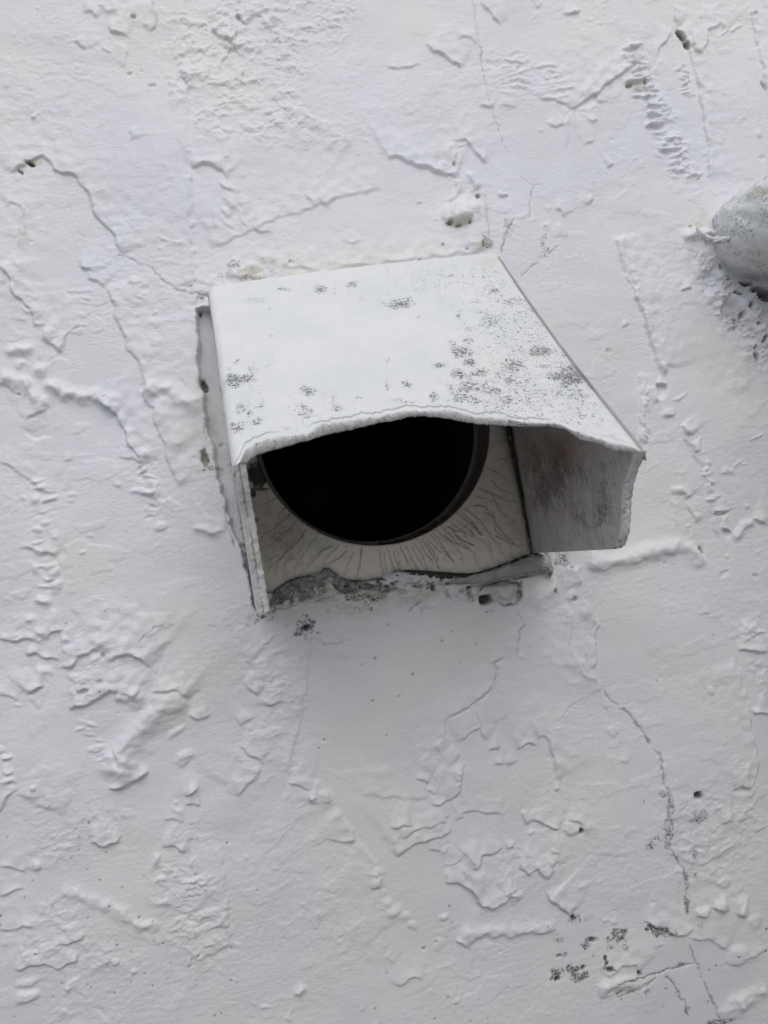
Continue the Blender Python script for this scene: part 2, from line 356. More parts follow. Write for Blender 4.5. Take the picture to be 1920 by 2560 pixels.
# -- left column
step([(-10,668),(20,690),(30,722),(42,745),(75,768),(80,800),(88,813),(108,815),(113,845),(130,862),(145,880),(165,884)],1.6,'ur',9)
rough([(-10,650),(20,560),(60,620),(80,700),(110,780),(160,850),(172,930),(145,930),(90,800),(30,720)],.9,3.2,4,0,.9)
step([(12,520),(30,505),(50,515),(58,535),(40,620)],1.1,'u',8); step([(60,500),(62,560),(68,600)],.8,'l',7); stain(O,68,590,8,26,.3)
ridge([(12,883),(40,876),(92,870)],1.6,2.0); ridge([(30,914),(70,904)],1.0,1.5); ridge([(75,935),(100,924),(128,928)],1.4,2.2)
ridge([(-10,938),(30,952),(62,962),(88,990),(118,1018)],1.9,2.4); step([(-10,955),(25,975),(45,985)],1.0,'u',6); pit(47,986,5,4,.8,.4)
step([(58,1055),(88,1036),(120,1020)],1.2,'u',8); step([(60,1070),(80,1095),(100,1097),(135,1090)],-.9,'u',8)
ridge([(118,948),(128,962),(150,980),(200,990),(245,992),(272,1012),(292,1035)],2.0,2.6); step([(240,1000),(270,1022),(292,1040),(310,1070),(318,1100),(345,1140),(352,1160)],1.7,'ur',10)
pit(262,992,6,3,.7,.3)
step([(190,665),(212,670),(232,674),(240,686)],1.5,'u',6); step([(215,698),(245,700),(265,718)],1.2,'u',6)
step([(262,712),(275,745),(288,765),(286,785),(298,800),(300,830),(316,850),(318,870),(345,895),(350,915),(356,938),(365,975),(364,1002),(385,1020),(390,1060),(396,1082),(412,1112),(420,1150),(435,1180),(446,1218)],1.35,'r',16,.5)
rough([(300,700),(420,760),(490,790),(500,960),(400,960),(350,900),(310,800)],.35,2.8,8,0,.7,-.4)
lumps([(205,725),(215,745),(200,785),(195,810),(205,820),(178,725),(245,825),(190,830)],.9,11,5,4)
blob(335,705,16,11,1.2); blob(362,720,9,8,-1.0); blob(352,745,6,6,.6); blob(360,970,10,12,-1.4)
ridge([(365,1000),(375,976),(402,970),(430,980),(455,1000),(490,1015),(515,1030)],1.6,3.2); blob(440,1040,48,60,1.1,.9); blob(410,990,30,14,-.5); blob(450,1100,30,28,.9,.9)
crack([(165,560),(230,600),(290,642)],.2,.25,.2,1,.1); crack([(288,638),(312,640),(330,650),(350,663),(366,662),(382,668),(388,682),(400,692),(408,704),(425,712),(447,727),(462,728),(480,736),(500,730),(515,740),(532,745)],.2,.62,.35,.7)
stain(M,470,712,20,8,.8); stain(M,510,735,26,10,.7)
step([(285,1138),(302,1146),(330,1142),(352,1160),(362,1172)],.9,'u',7); ladder([(350,1130),(370,1200),(385,1290)],11,1.2,30,5,7); blob(388,1232,14,16,1.6); blob(400,1316,15,12,1.5); blob(345,1228,20,8,.9)
step([(430,1235),(405,1260),(395,1280)],.7,'r',5)
step([(-10,1158),(20,1160),(40,1177),(72,1197),(97,1222),(142,1238)],.9,'u',9); ladder([(95,1180),(110,1240),(100,1330),(110,1420),(120,1480)],11,1.0,34,6,5)
ridge([(72,1250),(105,1247)],1.0,1.4); blob(180,1238,14,6,.9); blob(178,1250,12,5,.5)
step([(48,1370),(80,1375),(120,1380),(150,1396)],1.1,'u',7); ridge([(75,1425),(110,1427)],1.1,1.6); ridge([(118,1432),(152,1430)],1.3,1.8); ridge([(122,1465),(160,1463)],1.3,1.8); ridge([(85,1503),(130,1502)],1.3,1.5); ridge([(65,1548),(92,1545)],1.2,1.5); blob(203,1378,7,5,.9)
rough([(-10,1480),(40,1460),(60,1560),(150,1600),(60,1640),(-10,1620)],.7,2.6,4)
# -- left lower
step([(-10,1600),(40,1606),(80,1600),(100,1613)],1.5,'u',7); step([(115,1602),(125,1586),(162,1574)],1.6,'u',7); ridge([(150,1600),(180,1595)],.8,1.3)
step([(58,1642),(90,1636),(130,1645),(152,1655)],1.9,'u',7); step([(145,1668),(180,1668),(200,1646),(235,1624),(252,1636)],2.4,'ul',9,.8); blob(238,1632,14,12,-.8)
step([(268,1658),(290,1641),(330,1639),(352,1650),(378,1672)],2.6,'u',12,.8); rough([(180,1660),(230,1640),(270,1660),(290,1700),(240,1760),(170,1740)],1.3,2.6,3)
pit(208,1729,13,6,1.6,.25,.1); pit(250,1706,8,7,1.2,.15); pit(258,1640,5,9,1.2,.25); stain(M,225,1680,40,30,.35)
step([(70,1742),(88,1722),(118,1712)],1.9,'u',8); step([(75,1745),(92,1762),(105,1768)],.7,'r',5); ridge([(85,1681),(140,1679)],1.2,1.8); step([(-10,1738),(25,1742),(50,1755)],1.1,'u',6)
step([(170,1772),(212,1766),(250,1745),(275,1724),(292,1732),(290,1762)],2.4,'u',9,.8); step([(300,1730),(320,1738),(335,1748)],1.5,'u',6)
ridge([(285,1960),(298,1895),(322,1858),(352,1820),(385,1788),(412,1766),(440,1752),(482,1748)],3.0,4.6,.25)
ridge([(310,1725),(340,1745),(352,1775)],1.8,2.8); step([(375,1722),(400,1729),(447,1724),(485,1750)],2.0,'u',8,.8); step([(463,1786),(490,1800),(512,1794),(535,1785)],1.4,'u',6)
ladder([(200,1800),(250,1860),(260,1900)],10,.6,40,8,4); blob(440,1830,28,8,.8,.6,.5); blob(465,1890,22,10,.6)
step([(268,1968),(292,1972),(315,1965),(340,1950),(365,1930),(372,1915)],2.7,'ul',12,.9); rough([(285,1890),(380,1870),(372,1920),(330,1965),(275,1968)],1.0,3.4,3,.4)
blob(455,1900,20,14,1.0); step([(452,1980),(465,1992),(480,1985),(500,1960)],1.7,'u',7); step([(460,2010),(485,2012),(506,2008)],1.5,'u',6); blob(440,2005,5,6,.8); blob(470,1965,30,26,.8,.9); blob(85,1965,7,6,1.2,.3)
crack([(340,1618),(360,1590),(385,1570),(412,1562)],.24,.55,.25); crack([(420,1566),(480,1565),(560,1568),(632,1565)],.24,.6,.25,1,.15)
step([(562,1285),(564,1308),(560,1326),(540,1336),(510,1331),(470,1330)],.9,'ul',12,.8); ridge([(475,1328),(500,1327),(540,1333),(560,1320)],.8,1.6)
# patch of lumps left of the smooth field
rough([(612,1590),(700,1585),(745,1640),(770,1700),(755,1820),(735,1930),(650,1960),(600,1850),(640,1760),(598,1710)],1.0,4.2,5,.2,.6)
step([(602,1708),(625,1722),(652,1742)],1.6,'ur',8); step([(655,1765),(680,1768),(712,1752)],2.0,'u',8); step([(632,1790),(600,1822)],.9,'ul',8); step([(598,1868),(620,1882),(662,1910)],1.5,'ur',9)
step([(592,2000),(610,1975),(650,1930),(660,1918)],1.5,'ul',14,1.0); blob(560,2030,60,40,.9,.9); blob(600,1975,40,30,.7,.9)
step([(715,1952),(745,1962),(780,1975)],1.4,'u',7); step([(770,2000),(800,1995)],1.0,'u',5); step([(785,1545),(775,1640),(762,1740),(748,1830),(732,1880),(722,1930)],.8,'l',16,1.0)
step([(822,1975),(822,2010)],1.6,'l',6); step([(840,2020),(860,2045),(880,2075),(886,2100),(880,2118)],1.6,'l',9,.8)
step([(725,1930),(760,1945),(800,1960),(828,1985),(842,2020)],.8,'dl',22,1.2); step([(886,2100),(910,2115),(930,2145),(955,2178),(960,2215),(975,2250),(1010,2290)],.7,'dl',22,1.2)
lumps([(945,2178),(940,2208),(966,2253),(985,2280),(1010,2296)],1.4,15,10,7); step([(925,2212),(945,2216),(958,2208)],1.6,'u',6); ridge([(770,2000),(795,1995)],1.0,1.2)
rough([(640,2100),(900,2120),(950,2200),(1000,2300),(960,2450),(820,2420),(700,2300)],.45,3.4,12,0,.7,-.3)
# -- small group and deep notches on the smooth field
crack([(1262,1640),(1250,1650),(1233,1660),(1243,1675),(1238,1702),(1220,1730),(1180,1762),(1122,1796)],.45,.22,.5,.6); step([(1265,1638),(1233,1660),(1240,1705),(1180,1762),(1112,1800),(1112,1835),(1128,1862)],.9,'ul',10,.6)  # thin shadow along the drip, painted as a dark groove line
step([(1140,1858),(1170,1832),(1196,1818),(1198,1838),(1222,1852)],1.3,'u',8); step([(1214,1868),(1225,1876),(1250,1870)],1.3,'u',6); step([(1230,1912),(1262,1908)],1.3,'u',6)
step([(1080,1868),(1100,1850),(1112,1840)],.9,'dr',7); step([(1070,1880),(1045,1900),(1038,1920)],.7,'r',6); step([(1035,1943),(1060,1952),(1075,1960)],1.3,'u',6); step([(1065,1972),(1085,1982)],1.1,'u',5)
step([(1128,1858),(1140,1878),(1152,1892)],1.2,'l',6); step([(1156,1905),(1152,1950),(1145,1980),(1125,1997),(1095,2010),(1068,2008)],1.8,'ul',11,.7); ladder([(1160,1900),(1145,1950),(1140,1975)],6,.7,20,10,4)
step([(898,1984),(940,1987),(980,1990),(1075,1998)],.7,'u',12,.8); blob(960,1930,26,12,.4,.9)
step([(968,2058),(985,2066),(1035,2058)],1.9,'u',7,.7); step([(985,2090),(1015,2085),(1060,2065),(1125,2048)],1.4,'u',7,.7); step([(985,2142),(1010,2120),(1040,2105),(1082,2092),(1132,2076)],1.9,'ul',12,.7); step([(1070,2130),(1110,2122)],.8,'u',8)
step([(1140,2030),(1162,2028),(1200,2028),(1262,2032)],1.0,'u',10,.7); step([(1136,2046),(1160,2036)],1.0,'u',5)
blob(1182,2135,24,28,1.5,.9); step([(1165,2132),(1160,2160),(1154,2200)],1.2,'r',7); step([(1100,2170),(1130,2160),(1165,2132)],.8,'ul',10)
step([(1105,2206),(1150,2210),(1180,2225),(1192,2245),(1200,2262),(1230,2270),(1250,2262),(1272,2240),(1300,2235)],2.5,'u',9,.7); blob(1190,2205,22,30,1.3,.9); step([(1178,2172),(1195,2165),(1200,2140),(1230,2130),(1262,2118)],1.7,'u',7)
rough([(1240,2130),(1330,2110),(1380,2150),(1360,2200),(1300,2230),(1240,2190)],1.1,4.2,4)
blob(1110,2290,10,9,1.5); blob(1032,2312,14,10,1.2); pit(1060,2372,5,4,.8,.6); pit(1090,2356,4,4,.7,.4); blob(1098,2362,14,12,.8); blob(1250,2380,5,4,-.6)
step([(1134,2350),(1155,2362),(1176,2376)],1.5,'ur',7); ridge([(1150,2338),(1210,2332),(1262,2330),(1330,2322),(1400,2318)],.9,2.4); step([(1150,2345),(1260,2340),(1400,2325)],.7,'u',12,.9)
step([(976,2466),(1010,2458),(1040,2445),(1065,2450)],1.1,'u',6); ridge([(737,2494),(768,2460)],1.6,1.8,.1); lumps([(1130,2485),(1080,2480),(1140,2500)],.9,9,7,9)
# -- bottom left
step([(-10,2040),(12,2015),(25,1985),(48,1972)],1.2,'ul',8); ladder([(10,1870),(20,1920),(30,1960)],8,1.2,22,11,7)
step([(215,2111),(240,2108),(268,2114),(292,2105),(312,2080)],2.1,'u',8,.6); rough([(60,2150),(150,2070),(220,2040),(330,2025),(312,2080),(220,2105),(150,2150),(80,2180)],1.0,2.6,3)
step([(-10,2160),(40,2172),(75,2184)],1.0,'u',6); step([(85,2175),(102,2168),(102,2150)],1.0,'ul',5); blob(85,2160,14,12,.9)
ridge([(150,2215),(200,2240),(250,2254),(300,2280),(340,2302),(400,2325)],.9,2.2,.5); step([(45,1980),(100,2010),(170,2035)],.9,'ur',12,1.5)
rough([(395,2160),(520,2180),(568,2250),(575,2350),(500,2392),(430,2345),(388,2240)],1.7,3.0,4); rough([(400,2050),(520,2050),(560,2110),(480,2140),(410,2110)],.8,3.6,4)
step([(530,2100),(556,2140),(565,2210),(572,2270),(575,2355),(545,2380),(500,2392),(450,2402)],.7,'l',10,.8); step([(400,2112),(440,2118),(472,2132)],1.6,'u',6); ridge([(375,2148),(405,2145)],1.6,2.0); step([(405,2052),(430,2046),(460,2055)],.9,'u',6); blob(370,2005,18,16,-.2)
stain(O,475,2098,9,6,.6); ridge([(462,2402),(480,2408)],1.1,1.4)
rough([(-10,2250),(60,2210),(180,2260),(260,2330),(300,2400),(220,2430),(60,2430),(-10,2400)],.8,3.2,5); step([(-10,2322),(50,2320),(100,2314)],1.2,'u',6); step([(130,2364),(170,2360),(202,2350),(222,2325)],1.3,'u',6); step([(28,2416),(50,2426),(80,2412),(110,2408),(145,2421),(190,2400),(202,2372)],1.6,'u',7); step([(-10,2240),(50,2225),(70,2220)],1.0,'u',5)
blob(70,2490,26,12,1.3,.5); blob(70,2455,24,9,.8); step([(160,2485),(168,2460),(200,2440)],.9,'dr',7); rough([(210,2350),(300,2380),(310,2420),(230,2420)],.9,3,3); blob(290,2402,8,7,1.2); blob(330,2427,8,5,1.0); rough([(110,2540),(180,2500),(180,2570),(110,2570)],.9,3,3)
# -- upper right
step([(1060,110),(1082,128),(1110,140),(1135,160),(1162,173)],1.5,'ur',8,.6); step([(1192,0),(1215,25),(1235,52),(1252,70)],1.2,'ur',8); step([(1345,20),(1355,3)],.8,'l',5)
crack([(1183,-5),(1186,50),(1198,120),(1208,190),(1222,250),(1240,300),(1256,350),(1276,402)],.2,.4,.2); crack([(1298,440),(1315,455),(1330,465),(1355,458)],.2,.3,.2); crack([(1332,465),(1328,500),(1325,548)],.28,.5,.3)
step([(1135,100),(1160,96),(1200,112)],.9,'u',5); rough([(1215,150),(1300,110),(1420,140),(1430,175),(1440,210),(1380,250),(1280,250),(1220,190)],.75,4.0,5,0,.45); ladder([(1270,130),(1290,180),(1290,240)],9,.8,60,12,4); ladder([(1370,150),(1390,200),(1400,260)],6,.7,60,13,5)
step([(1192,262),(1215,268),(1240,270)],1.1,'u',5); step([(1245,265),(1300,270)],.6,'u',5); rough([(1010,250),(1130,240),(1190,320),(1150,350),(1040,330)],.5,3.6,6); step([(960,162),(1000,175),(1060,160)],.8,'u',6)
step([(1398,33),(1420,40),(1445,32),(1452,12)],1.3,'u',7); rough([(1330,20),(1500,0),(1540,60),(1480,70),(1380,60)],.4,3,5); lumps([(1335,40),(1475,50),(1500,60),(1520,55),(1540,48)],.7,9,5,14)
step([(1682,72),(1662,108),(1648,125),(1640,150)],1.4,'ul',6); step([(1592,150),(1570,172),(1546,190),(1500,225),(1478,242),(1440,265),(1422,276)],1.9,'ul',12,.7); blob(1460,255,34,20,-1.2,.8,.4); step([(1478,234),(1488,238),(1492,262)],1.4,'u',5); step([(1655,140),(1640,165),(1625,180)],.8,'r',6)
step([(1340,255),(1390,250),(1430,275),(1420,240)],.9,'u',8); step([(1362,300),(1390,318),(1412,312),(1420,300)],.9,'u',8); step([(1478,315),(1500,295)],1.0,'u',5); crack([(1424,290),(1420,350),(1418,385)],.25,.12,.2)
rough([(1560,90),(1600,80),(1625,170),(1670,260),(1725,380),(1740,440),(1690,420),(1620,320),(1570,220)],2.0,3.2,3,0,.6)
ladder([(1585,100),(1600,200),(1640,270),(1670,350),(1720,440)],22,1.8,48,15,6); pit(1572,216,11,5,1.2,.55); pit(1612,205,6,9,1.2,.5); pit(1628,222,12,6,1.0,.25); stain(O,1590,210,34,16,.55); pit(1590,246,14,5,.8,.1)
step([(1602,95),(1612,130),(1622,165),(1640,230)],.9,'l',6)
step([(1692,70),(1712,92),(1722,118),(1732,150),(1742,205),(1752,262),(1762,322),(1770,400),(1775,450)],1.4,'r',12,.6); pit(1702,88,9,20,3,.97,.55); pit(1716,112,7,16,2.4,.7,.4); stain(O,1712,110,9,22,.6,rot=.5)
step([(1688,10),(1684,45),(1692,68)],1.3,'r',8); step([(1728,70),(1728,110),(1735,130),(1750,133),(1762,118),(1766,85),(1785,68),(1800,64),(1815,82)],1.6,'u',8,.7)
ladder([(1705,160),(1718,200),(1722,240)],10,1.5,30,16,5); ladder([(1750,260),(1760,340),(1770,430)],10,.7,10,17,6); lumps([(1838,70),(1808,78)],1.2,16,6,18)
step([(1876,20),(1885,80),(1892,115),(1905,165),(1912,210),(1925,250)],1.3,'r',10,.6); pit(1908,215,5,18,1.5,.35,.4); pit(1886,36,14,8,1.2,.15,.4); blob(1895,338,11,9,1.3); blob(1905,395,12,9,-1)
# nub and its ridges
step([(962,402),(975,395),(1000,398),(1040,415),(1090,430),(1128,442),(1142,450)],1.9,'ur',12,.6); blob(1140,535,34,26,3.2,.7); blob(1170,525,34,34,2.4,.8); blob(1180,590,34,48,1.6,.9); step([(1103,545),(1122,556),(1145,560),(1168,552),(1185,535)],2.4,'u',8,.7)
pit(1123,559,9,6,1.8,.6); pit(1145,566,10,4,1.2,.4); pit(1172,560,5,6,1.2,.5); stain(O,1145,562,36,12,.7); pit(1195,490,7,7,1.4,.55); stain(O,1215,520,12,50,.35); stain(M,1215,610,24,16,.9); stain(O,1200,620,22,14,.5); pit(1106,613,5,4,.5,.6); pit(1165,625,6,4,.5,.5)
ridge([(1142,450),(1150,470),(1138,492),(1120,505)],1.2,1.5,.2); ridge([(1175,425),(1178,440),(1195,478)],1.2,1.6,.2); step([(1135,355),(1162,350),(1180,368),(1200,395),(1218,410)],1.5,'u',7); step([(1138,358),(1138,405)],1.0,'l',5); pit(1135,412,5,7,1.2,.35); blob(1255,486,17,8,1.9,.4); step([(1210,500),(1218,560),(1228,625)],1.2,'l',10); pit(1048,510,6,4,.5,.15)
crack([(1285,545),(1272,565),(1262,590),(1252,642)],.4,.5,.5); stain(M,1270,570,14,30,.7); blob(1362,566,11,9,.9); pit(1362,570,6,6,.4,.15); step([(1380,522),(1402,530),(1410,545)],1.1,'u',6); step([(1400,550),(1415,580),(1418,600)],.8,'l',6); lumps([(1290,560),(1300,540),(1330,555),(1370,520)],.8,12,6,19)
stain(M,1360,615,14,34,.8); stain(M,1355,650,50,10,.35); crack([(1345,655),(1325,670),(1310,685),(1298,690)],.3,.6,.3); crack([(1345,655),(1368,640),(1395,618)],.2,.3,.3)
step([(1478,478),(1486,498),(1470,506),(1450,508)],1.1,'l',6); step([(1515,420),(1532,412),(1540,400)],1.3,'u',6); step([(1455,365),(1470,355),(1490,358)],.9,'u',6); lumps([(1545,440),(1590,395),(1560,480),(1700,430),(1720,450),(1735,470),(1690,440)],.8,9,6,20); pit(1748,446,5,3,.7,.5)
rough([(1660,380),(1760,400),(1780,470),(1720,490),(1660,450)],.7,3,5)
# long grooves right of the hood
step([(1530,590),(1545,630),(1565,690),(1585,735),(1605,780),(1622,840),(1640,890),(1650,930)],1.5,'r',14,.9); ladder([(1560,650),(1585,715),(1620,820),(1640,900)],12,.9,10,21,8); blob(1570,690,10,44,-1.2,.9,.35)
ridge([(1655,905),(1660,940)],1.6,1.8); blob(1652,978,14,20,-2.0,.5); step([(1638,955),(1652,965),(1668,962)],1.6,'u',5); step([(1637,960),(1640,990),(1652,1008)],1.2,'l',5)
ladder([(1608,960),(1612,1030),(1612,1110)],10,1.3,15,22,8); step([(1598,925),(1599,1000),(1600,1110)],.9,'r',8,.5); stain(O,1540,1000,60,110,.12,.6,9); stain(O,1525,880,12,12,.3); pit(1520,877,8,8,.5,.08); blob(1560,810,9,7,1.2)
blob(1665,1035,16,12,.9); step([(1650,1040),(1672,1043),(1695,1035)],1.2,'u',6); step([(1697,1060),(1712,1080),(1722,1095)],1.8,'ur',6); step([(1722,1110),(1735,1128),(1750,1130)],1.8,'ur',6); step([(1698,1065),(1722,1120),(1748,1160),(1762,1205),(1772,1260),(1785,1320),(1800,1345)],.9,'r',9,.7)
ladder([(1758,1150),(1772,1200),(1785,1260)],9,1.4,24,23,6); blob(1803,1282,22,7,-2.6,.4,.1); step([(1780,1272),(1803,1284),(1828,1270)],1.6,'u',5,dirt_shade=.15); step([(1805,1324),(1822,1328),(1830,1325)],2.2,'u',6,dirt_shade=.2); blob(1820,1335,12,12,-1.8,.5); ridge([(1832,1348),(1858,1320),(1888,1296)],1.6,2.2,.1)
step([(1875,1290),(1900,1305),(1930,1310)],1.8,'u',7); blob(1872,1265,9,7,1.0); blob(1815,1178,18,8,1.2); lumps([(1840,1155),(1860,1160),(1750,1130),(1700,990)],.9,14,6,24)
blob(1690,1225,14,9,1.5); step([(1688,1235),(1708,1236),(1718,1250)],1.5,'u',6); step([(1715,1255),(1730,1285),(1740,1312)],1.1,'ur',8); lumps([(1720,1315),(1740,1290),(1732,1338)],.9,12,7,25); step([(1676,1240),(1682,1300),(1684,1350)],.6,'r',8)
ridge([(1460,1404),(1520,1408),(1560,1398),(1600,1386),(1650,1374),(1700,1364),(1728,1374),(1748,1398),(1770,1410)],1.9,3.2,.15); step([(1462,1420),(1510,1424),(1600,1400),(1700,1380)],.8,'u',9,.9); pit(1755,1376,5,14,1.6,.55,.35); blob(1758,1380,10,24,-1,.7,.4); step([(1452,1412),(1450,1440),(1458,1462)],1.4,'l',6); blob(1810,1432,12,8,-1.0)
blob(1430,1490,14,14,1.2); pit(1437,1498,8,8,1.4,.4,.3); step([(1455,1490),(1475,1520),(1480,1550)],1.2,'l',6); blob(1700,1180,18,6,.4); blob(1890,1090,22,4,.9,.4,.25); pit(1663,1407,5,4,.5,.3); pit(1888,1440,9,7,.5,.15)
# right lower
crack([(1292,1528),(1300,1548),(1312,1560),(1298,1578),(1295,1640)],.35,.3,.4,.6); step([(1288,1520),(1300,1548),(1312,1560),(1297,1578),(1294,1640)],.7,'l',8)
step([(1468,1505),(1480,1535),(1498,1562),(1490,1590),(1488,1640),(1488,1680)],1.5,'l',7,.6,dirt_shade=.12); step([(1415,1500),(1432,1540),(1428,1600),(1442,1650),(1462,1680),(1500,1702),(1510,1738)],1.0,'dl',9,.8); ridge([(1450,1640),(1470,1680),(1498,1696)],1.0,2,.3)
stain(D,1462,1640,5,8,.25)
crack([(1505,1715),(1515,1738),(1540,1762),(1560,1780)],.35,.4,.5); crack([(1556,1770),(1578,1792),(1600,1820),(1618,1850),(1628,1864)],.5,.6,.8,.9); crack([(1630,1874),(1650,1890),(1656,1925)],.45,.5,.6); crack([(1648,1895),(1658,1955),(1664,1972),(1672,2020),(1672,2060),(1665,2100),(1668,2112),(1690,2150),(1708,2180),(1716,2215),(1720,2310)],.34,.5,.6); crack([(1726,2358),(1738,2400),(1755,2440),(1770,2480),(1790,2520),(1805,2565)],.3,.75,.4)
step([(1640,1885),(1660,1960),(1672,2030),(1665,2110),(1700,2160),(1720,2240),(1722,2310)],.9,'r',10,.6)
for a,b,c,d in ((1675,2000,7,30),(1672,2045,8,40),(1668,2075,14,26),(1625,2112,16,14),(1640,2095,8,8),(1735,2135,14,14),(1745,2040,30,20),(1710,2180,8,26),(1716,2260,8,30),(1655,1985,14,12),(1740,2190,9,14),(1665,2110,10,14)): stain(M,a,b,c,d,.9)
rough([(1640,1960),(1900,1900),(1920,2050),(1880,2200),(1780,2250),(1700,2210),(1650,2150)],.8,3.4,6)
pit(1744,1988,13,10,3.2,.93,-.45,.1); blob(1850,1978,20,9,-1.5,.5,-.2); step([(1835,1975),(1850,1968),(1870,1972)],1.2,'u',6); step([(1885,2080),(1920,2068)],1,'u',5); step([(1800,2060),(1820,2050),(1835,2048)],1.3,'u',7)
step([(1832,1640),(1845,1680),(1860,1720),(1872,1770),(1880,1830),(1890,1870),(1896,1920),(1885,1955),(1865,1985)],1.3,'l',16,.8); step([(1874,1770),(1884,1782),(1925,1784)],1.8,'u',9); step([(1835,1620),(1860,1628),(1890,1632),(1925,1622)],1.7,'u',7); rough([(1830,1520),(1930,1510),(1930,1620),(1840,1610)],1.6,4.6,5); rough([(1850,1640),(1930,1640),(1930,1770),(1880,1760)],1.0,3,4)
blob(1776,1728,10,8,1.2); blob(1530,1828,9,14,.9,.6,.5); pit(1645,1705,4,4,.4,.3); blob(1395,1820,9,5,.5)
step([(1343,1848),(1358,1834),(1372,1855),(1380,1890),(1386,1920),(1396,1950)],1.5,'ur',8,.6); step([(1285,1872),(1312,1860),(1342,1862)],1.6,'u',8); step([(1255,1912),(1280,1908),(1298,1892)],1.2,'u',7); step([(1382,1975),(1400,1978)],1.2,'u',5)
step([(1303,2025),(1306,2045),(1325,2062)],1.5,'r',6); step([(1322,2046),(1350,2056),(1378,2066),(1402,2078)],1.8,'u',7,.6); blob(1425,2068,15,18,1.3,.6); pit(1452,2076,7,8,2.2,.95); step([(1418,2050),(1440,2052),(1450,2066)],1.3,'u',5); blob(1470,2065,24,18,.8,.9); step([(1400,2078),(1430,2085),(1475,2080)],.7,'u',6)
step([(1258,2122),(1280,2118),(1290,2100)],1.5,'u',6); step([(1290,2164),(1310,2168),(1322,2182),(1340,2172),(1352,2186),(1372,2200)],2.1,'u',7,.6,dirt_shade=.15); step([(1375,2130),(1405,2128)],1.2,'u',5); step([(1365,2162),(1395,2158),(1405,2168)],1.0,'u',5); step([(1260,2240),(1290,2215)],1.4,'ul',6); ridge([(1270,2248),(1305,2238)],1.2,2.0)
step([(1364,2228),(1372,2246),(1395,2262),(1415,2282),(1432,2296)],2.1,'ur',9,.6,dirt_shade=.35); pit(1434,2296,7,9,2.2,.9,.4); stain(M,1440,2300,22,12,.8); lumps([(1460,2215),(1480,2205),(1500,2200),(1330,2140),(1340,2130)],.6,10,7,26)
blob(1590,2212,5,14,-.6); crack([(1565,2080),(1572,2200),(1578,2310)],.15,.06,.15); crack([(1510,2290),(1540,2272),(1570,2262)],.2,.1,.2)
blob(1755,2275,20,12,1.9,.5); blob(1803,2258,16,22,2.2,.5); step([(1782,2245),(1784,2268),(1810,2278)],1.6,'ur',6,dirt_shade=.2); blob(1852,2262,20,24,1.8,.6); step([(1838,2275),(1855,2290),(1870,2292)],1.5,'u',6); blob(1888,2300,18,16,1.2,.6); blob(1810,2205,24,14,1.0)
step([(1600,2300),(1625,2308),(1650,2322),(1680,2336),(1712,2336),(1735,2320)],1.8,'u',9,.6,dirt_shade=.18); step([(1720,2345),(1770,2352),(1800,2364),(1822,2378)],1.0,'u',8); stain(M,1645,2325,44,15,1.1,rot=-.45)
for a,b,c,d,e in ((1545,2335,24,16,1.15),(1525,2345,14,10,1),(1465,2362,16,14,1),(1560,2360,10,16,.9),(1480,2350,18,8,1),(1412,2388,16,6,1),(1430,2425,26,16,1.15),(1455,2440,24,14,1.15),(1392,2440,16,18,1.2),(1432,2440,12,20,.9),(1512,2400,6,12,1.2),(1520,2420,20,10,1.1),(1525,2365,14,8,.8),(1398,2350,14,8,.9),(1750,2310,12,8,.7),(1470,2296,24,6,.7),(1640,2252,10,8,.5),(1665,2290,10,6,.5)): stain(M,a,b,c,d,e)
pit(1481,2350,9,6,1.2,.75,-.4); pit(1458,2421,8,6,1.2,.9); pit(1392,2449,7,6,1.2,.9); pit(1512,2394,4,7,1.2,.9); pit(1522,2422,11,5,1.2,.85,-.2); pit(1398,2391,7,4,.8,.7)
step([(1515,2450),(1540,2425),(1562,2412),(1585,2410),(1598,2430)],1.9,'u',6,.5); pit(1597,2432,5,10,2.0,.9,.3); crack([(1535,2458),(1560,2450),(1590,2446),(1615,2440),(1650,2428),(1700,2414),(1742,2410)],.45,.85,.6); crack([(1600,2474),(1620,2458),(1640,2445)],.4,.8,.6)
ridge([(1490,2478),(1520,2462),(1555,2455),(1600,2458)],1.4,2.2); crack([(1540,2490),(1555,2472),(1575,2462)],.3,.8,.3); crack([(1538,2492),(1560,2488),(1580,2478),(1578,2468),(1545,2484),(1538,2492)],.22,.7,.3,.6); crack([(1570,2480),(1600,2470),(1622,2462)],.35,.7,.4); step([(1488,2472),(1505,2492),(1530,2490)],1.0,'ur',5); stain(M,1617,2477,14,9,.9)
crack([(1660,2436),(1685,2460),(1700,2490),(1714,2515),(1722,2550)],.32,.8,.4); crack([(1695,2470),(1690,2492)],.2,.6,.3); crack([(1714,2515),(1726,2525),(1722,2540)],.2,.7,.3); crack([(1805,2500),(1780,2498),(1758,2494)],.25,.5,.3,1,.1); stain(M,1800,2558,40,10,1.0); stain(M,1770,2505,14,6,.7)
step([(1820,2404),(1848,2410),(1872,2392),(1915,2378)],1.2,'u',7); blob(1845,2382,20,18,1.2,.8); pit(1842,2390,5,3,.5,.8); pit(1915,2378,4,3,.6,.9); pit(1916,2323,4,3,.5,.8); ridge([(1840,2520),(1880,2490),(1925,2465)],1.4,2.6); ridge([(1790,2545),(1850,2510),(1870,2490)],1.2,4)
crack([(1800,2400),(1830,2420),(1850,2410)],.2,.15,.3); step([(1690,2150),(1760,2160),(1840,2110)],.6,'u',9)
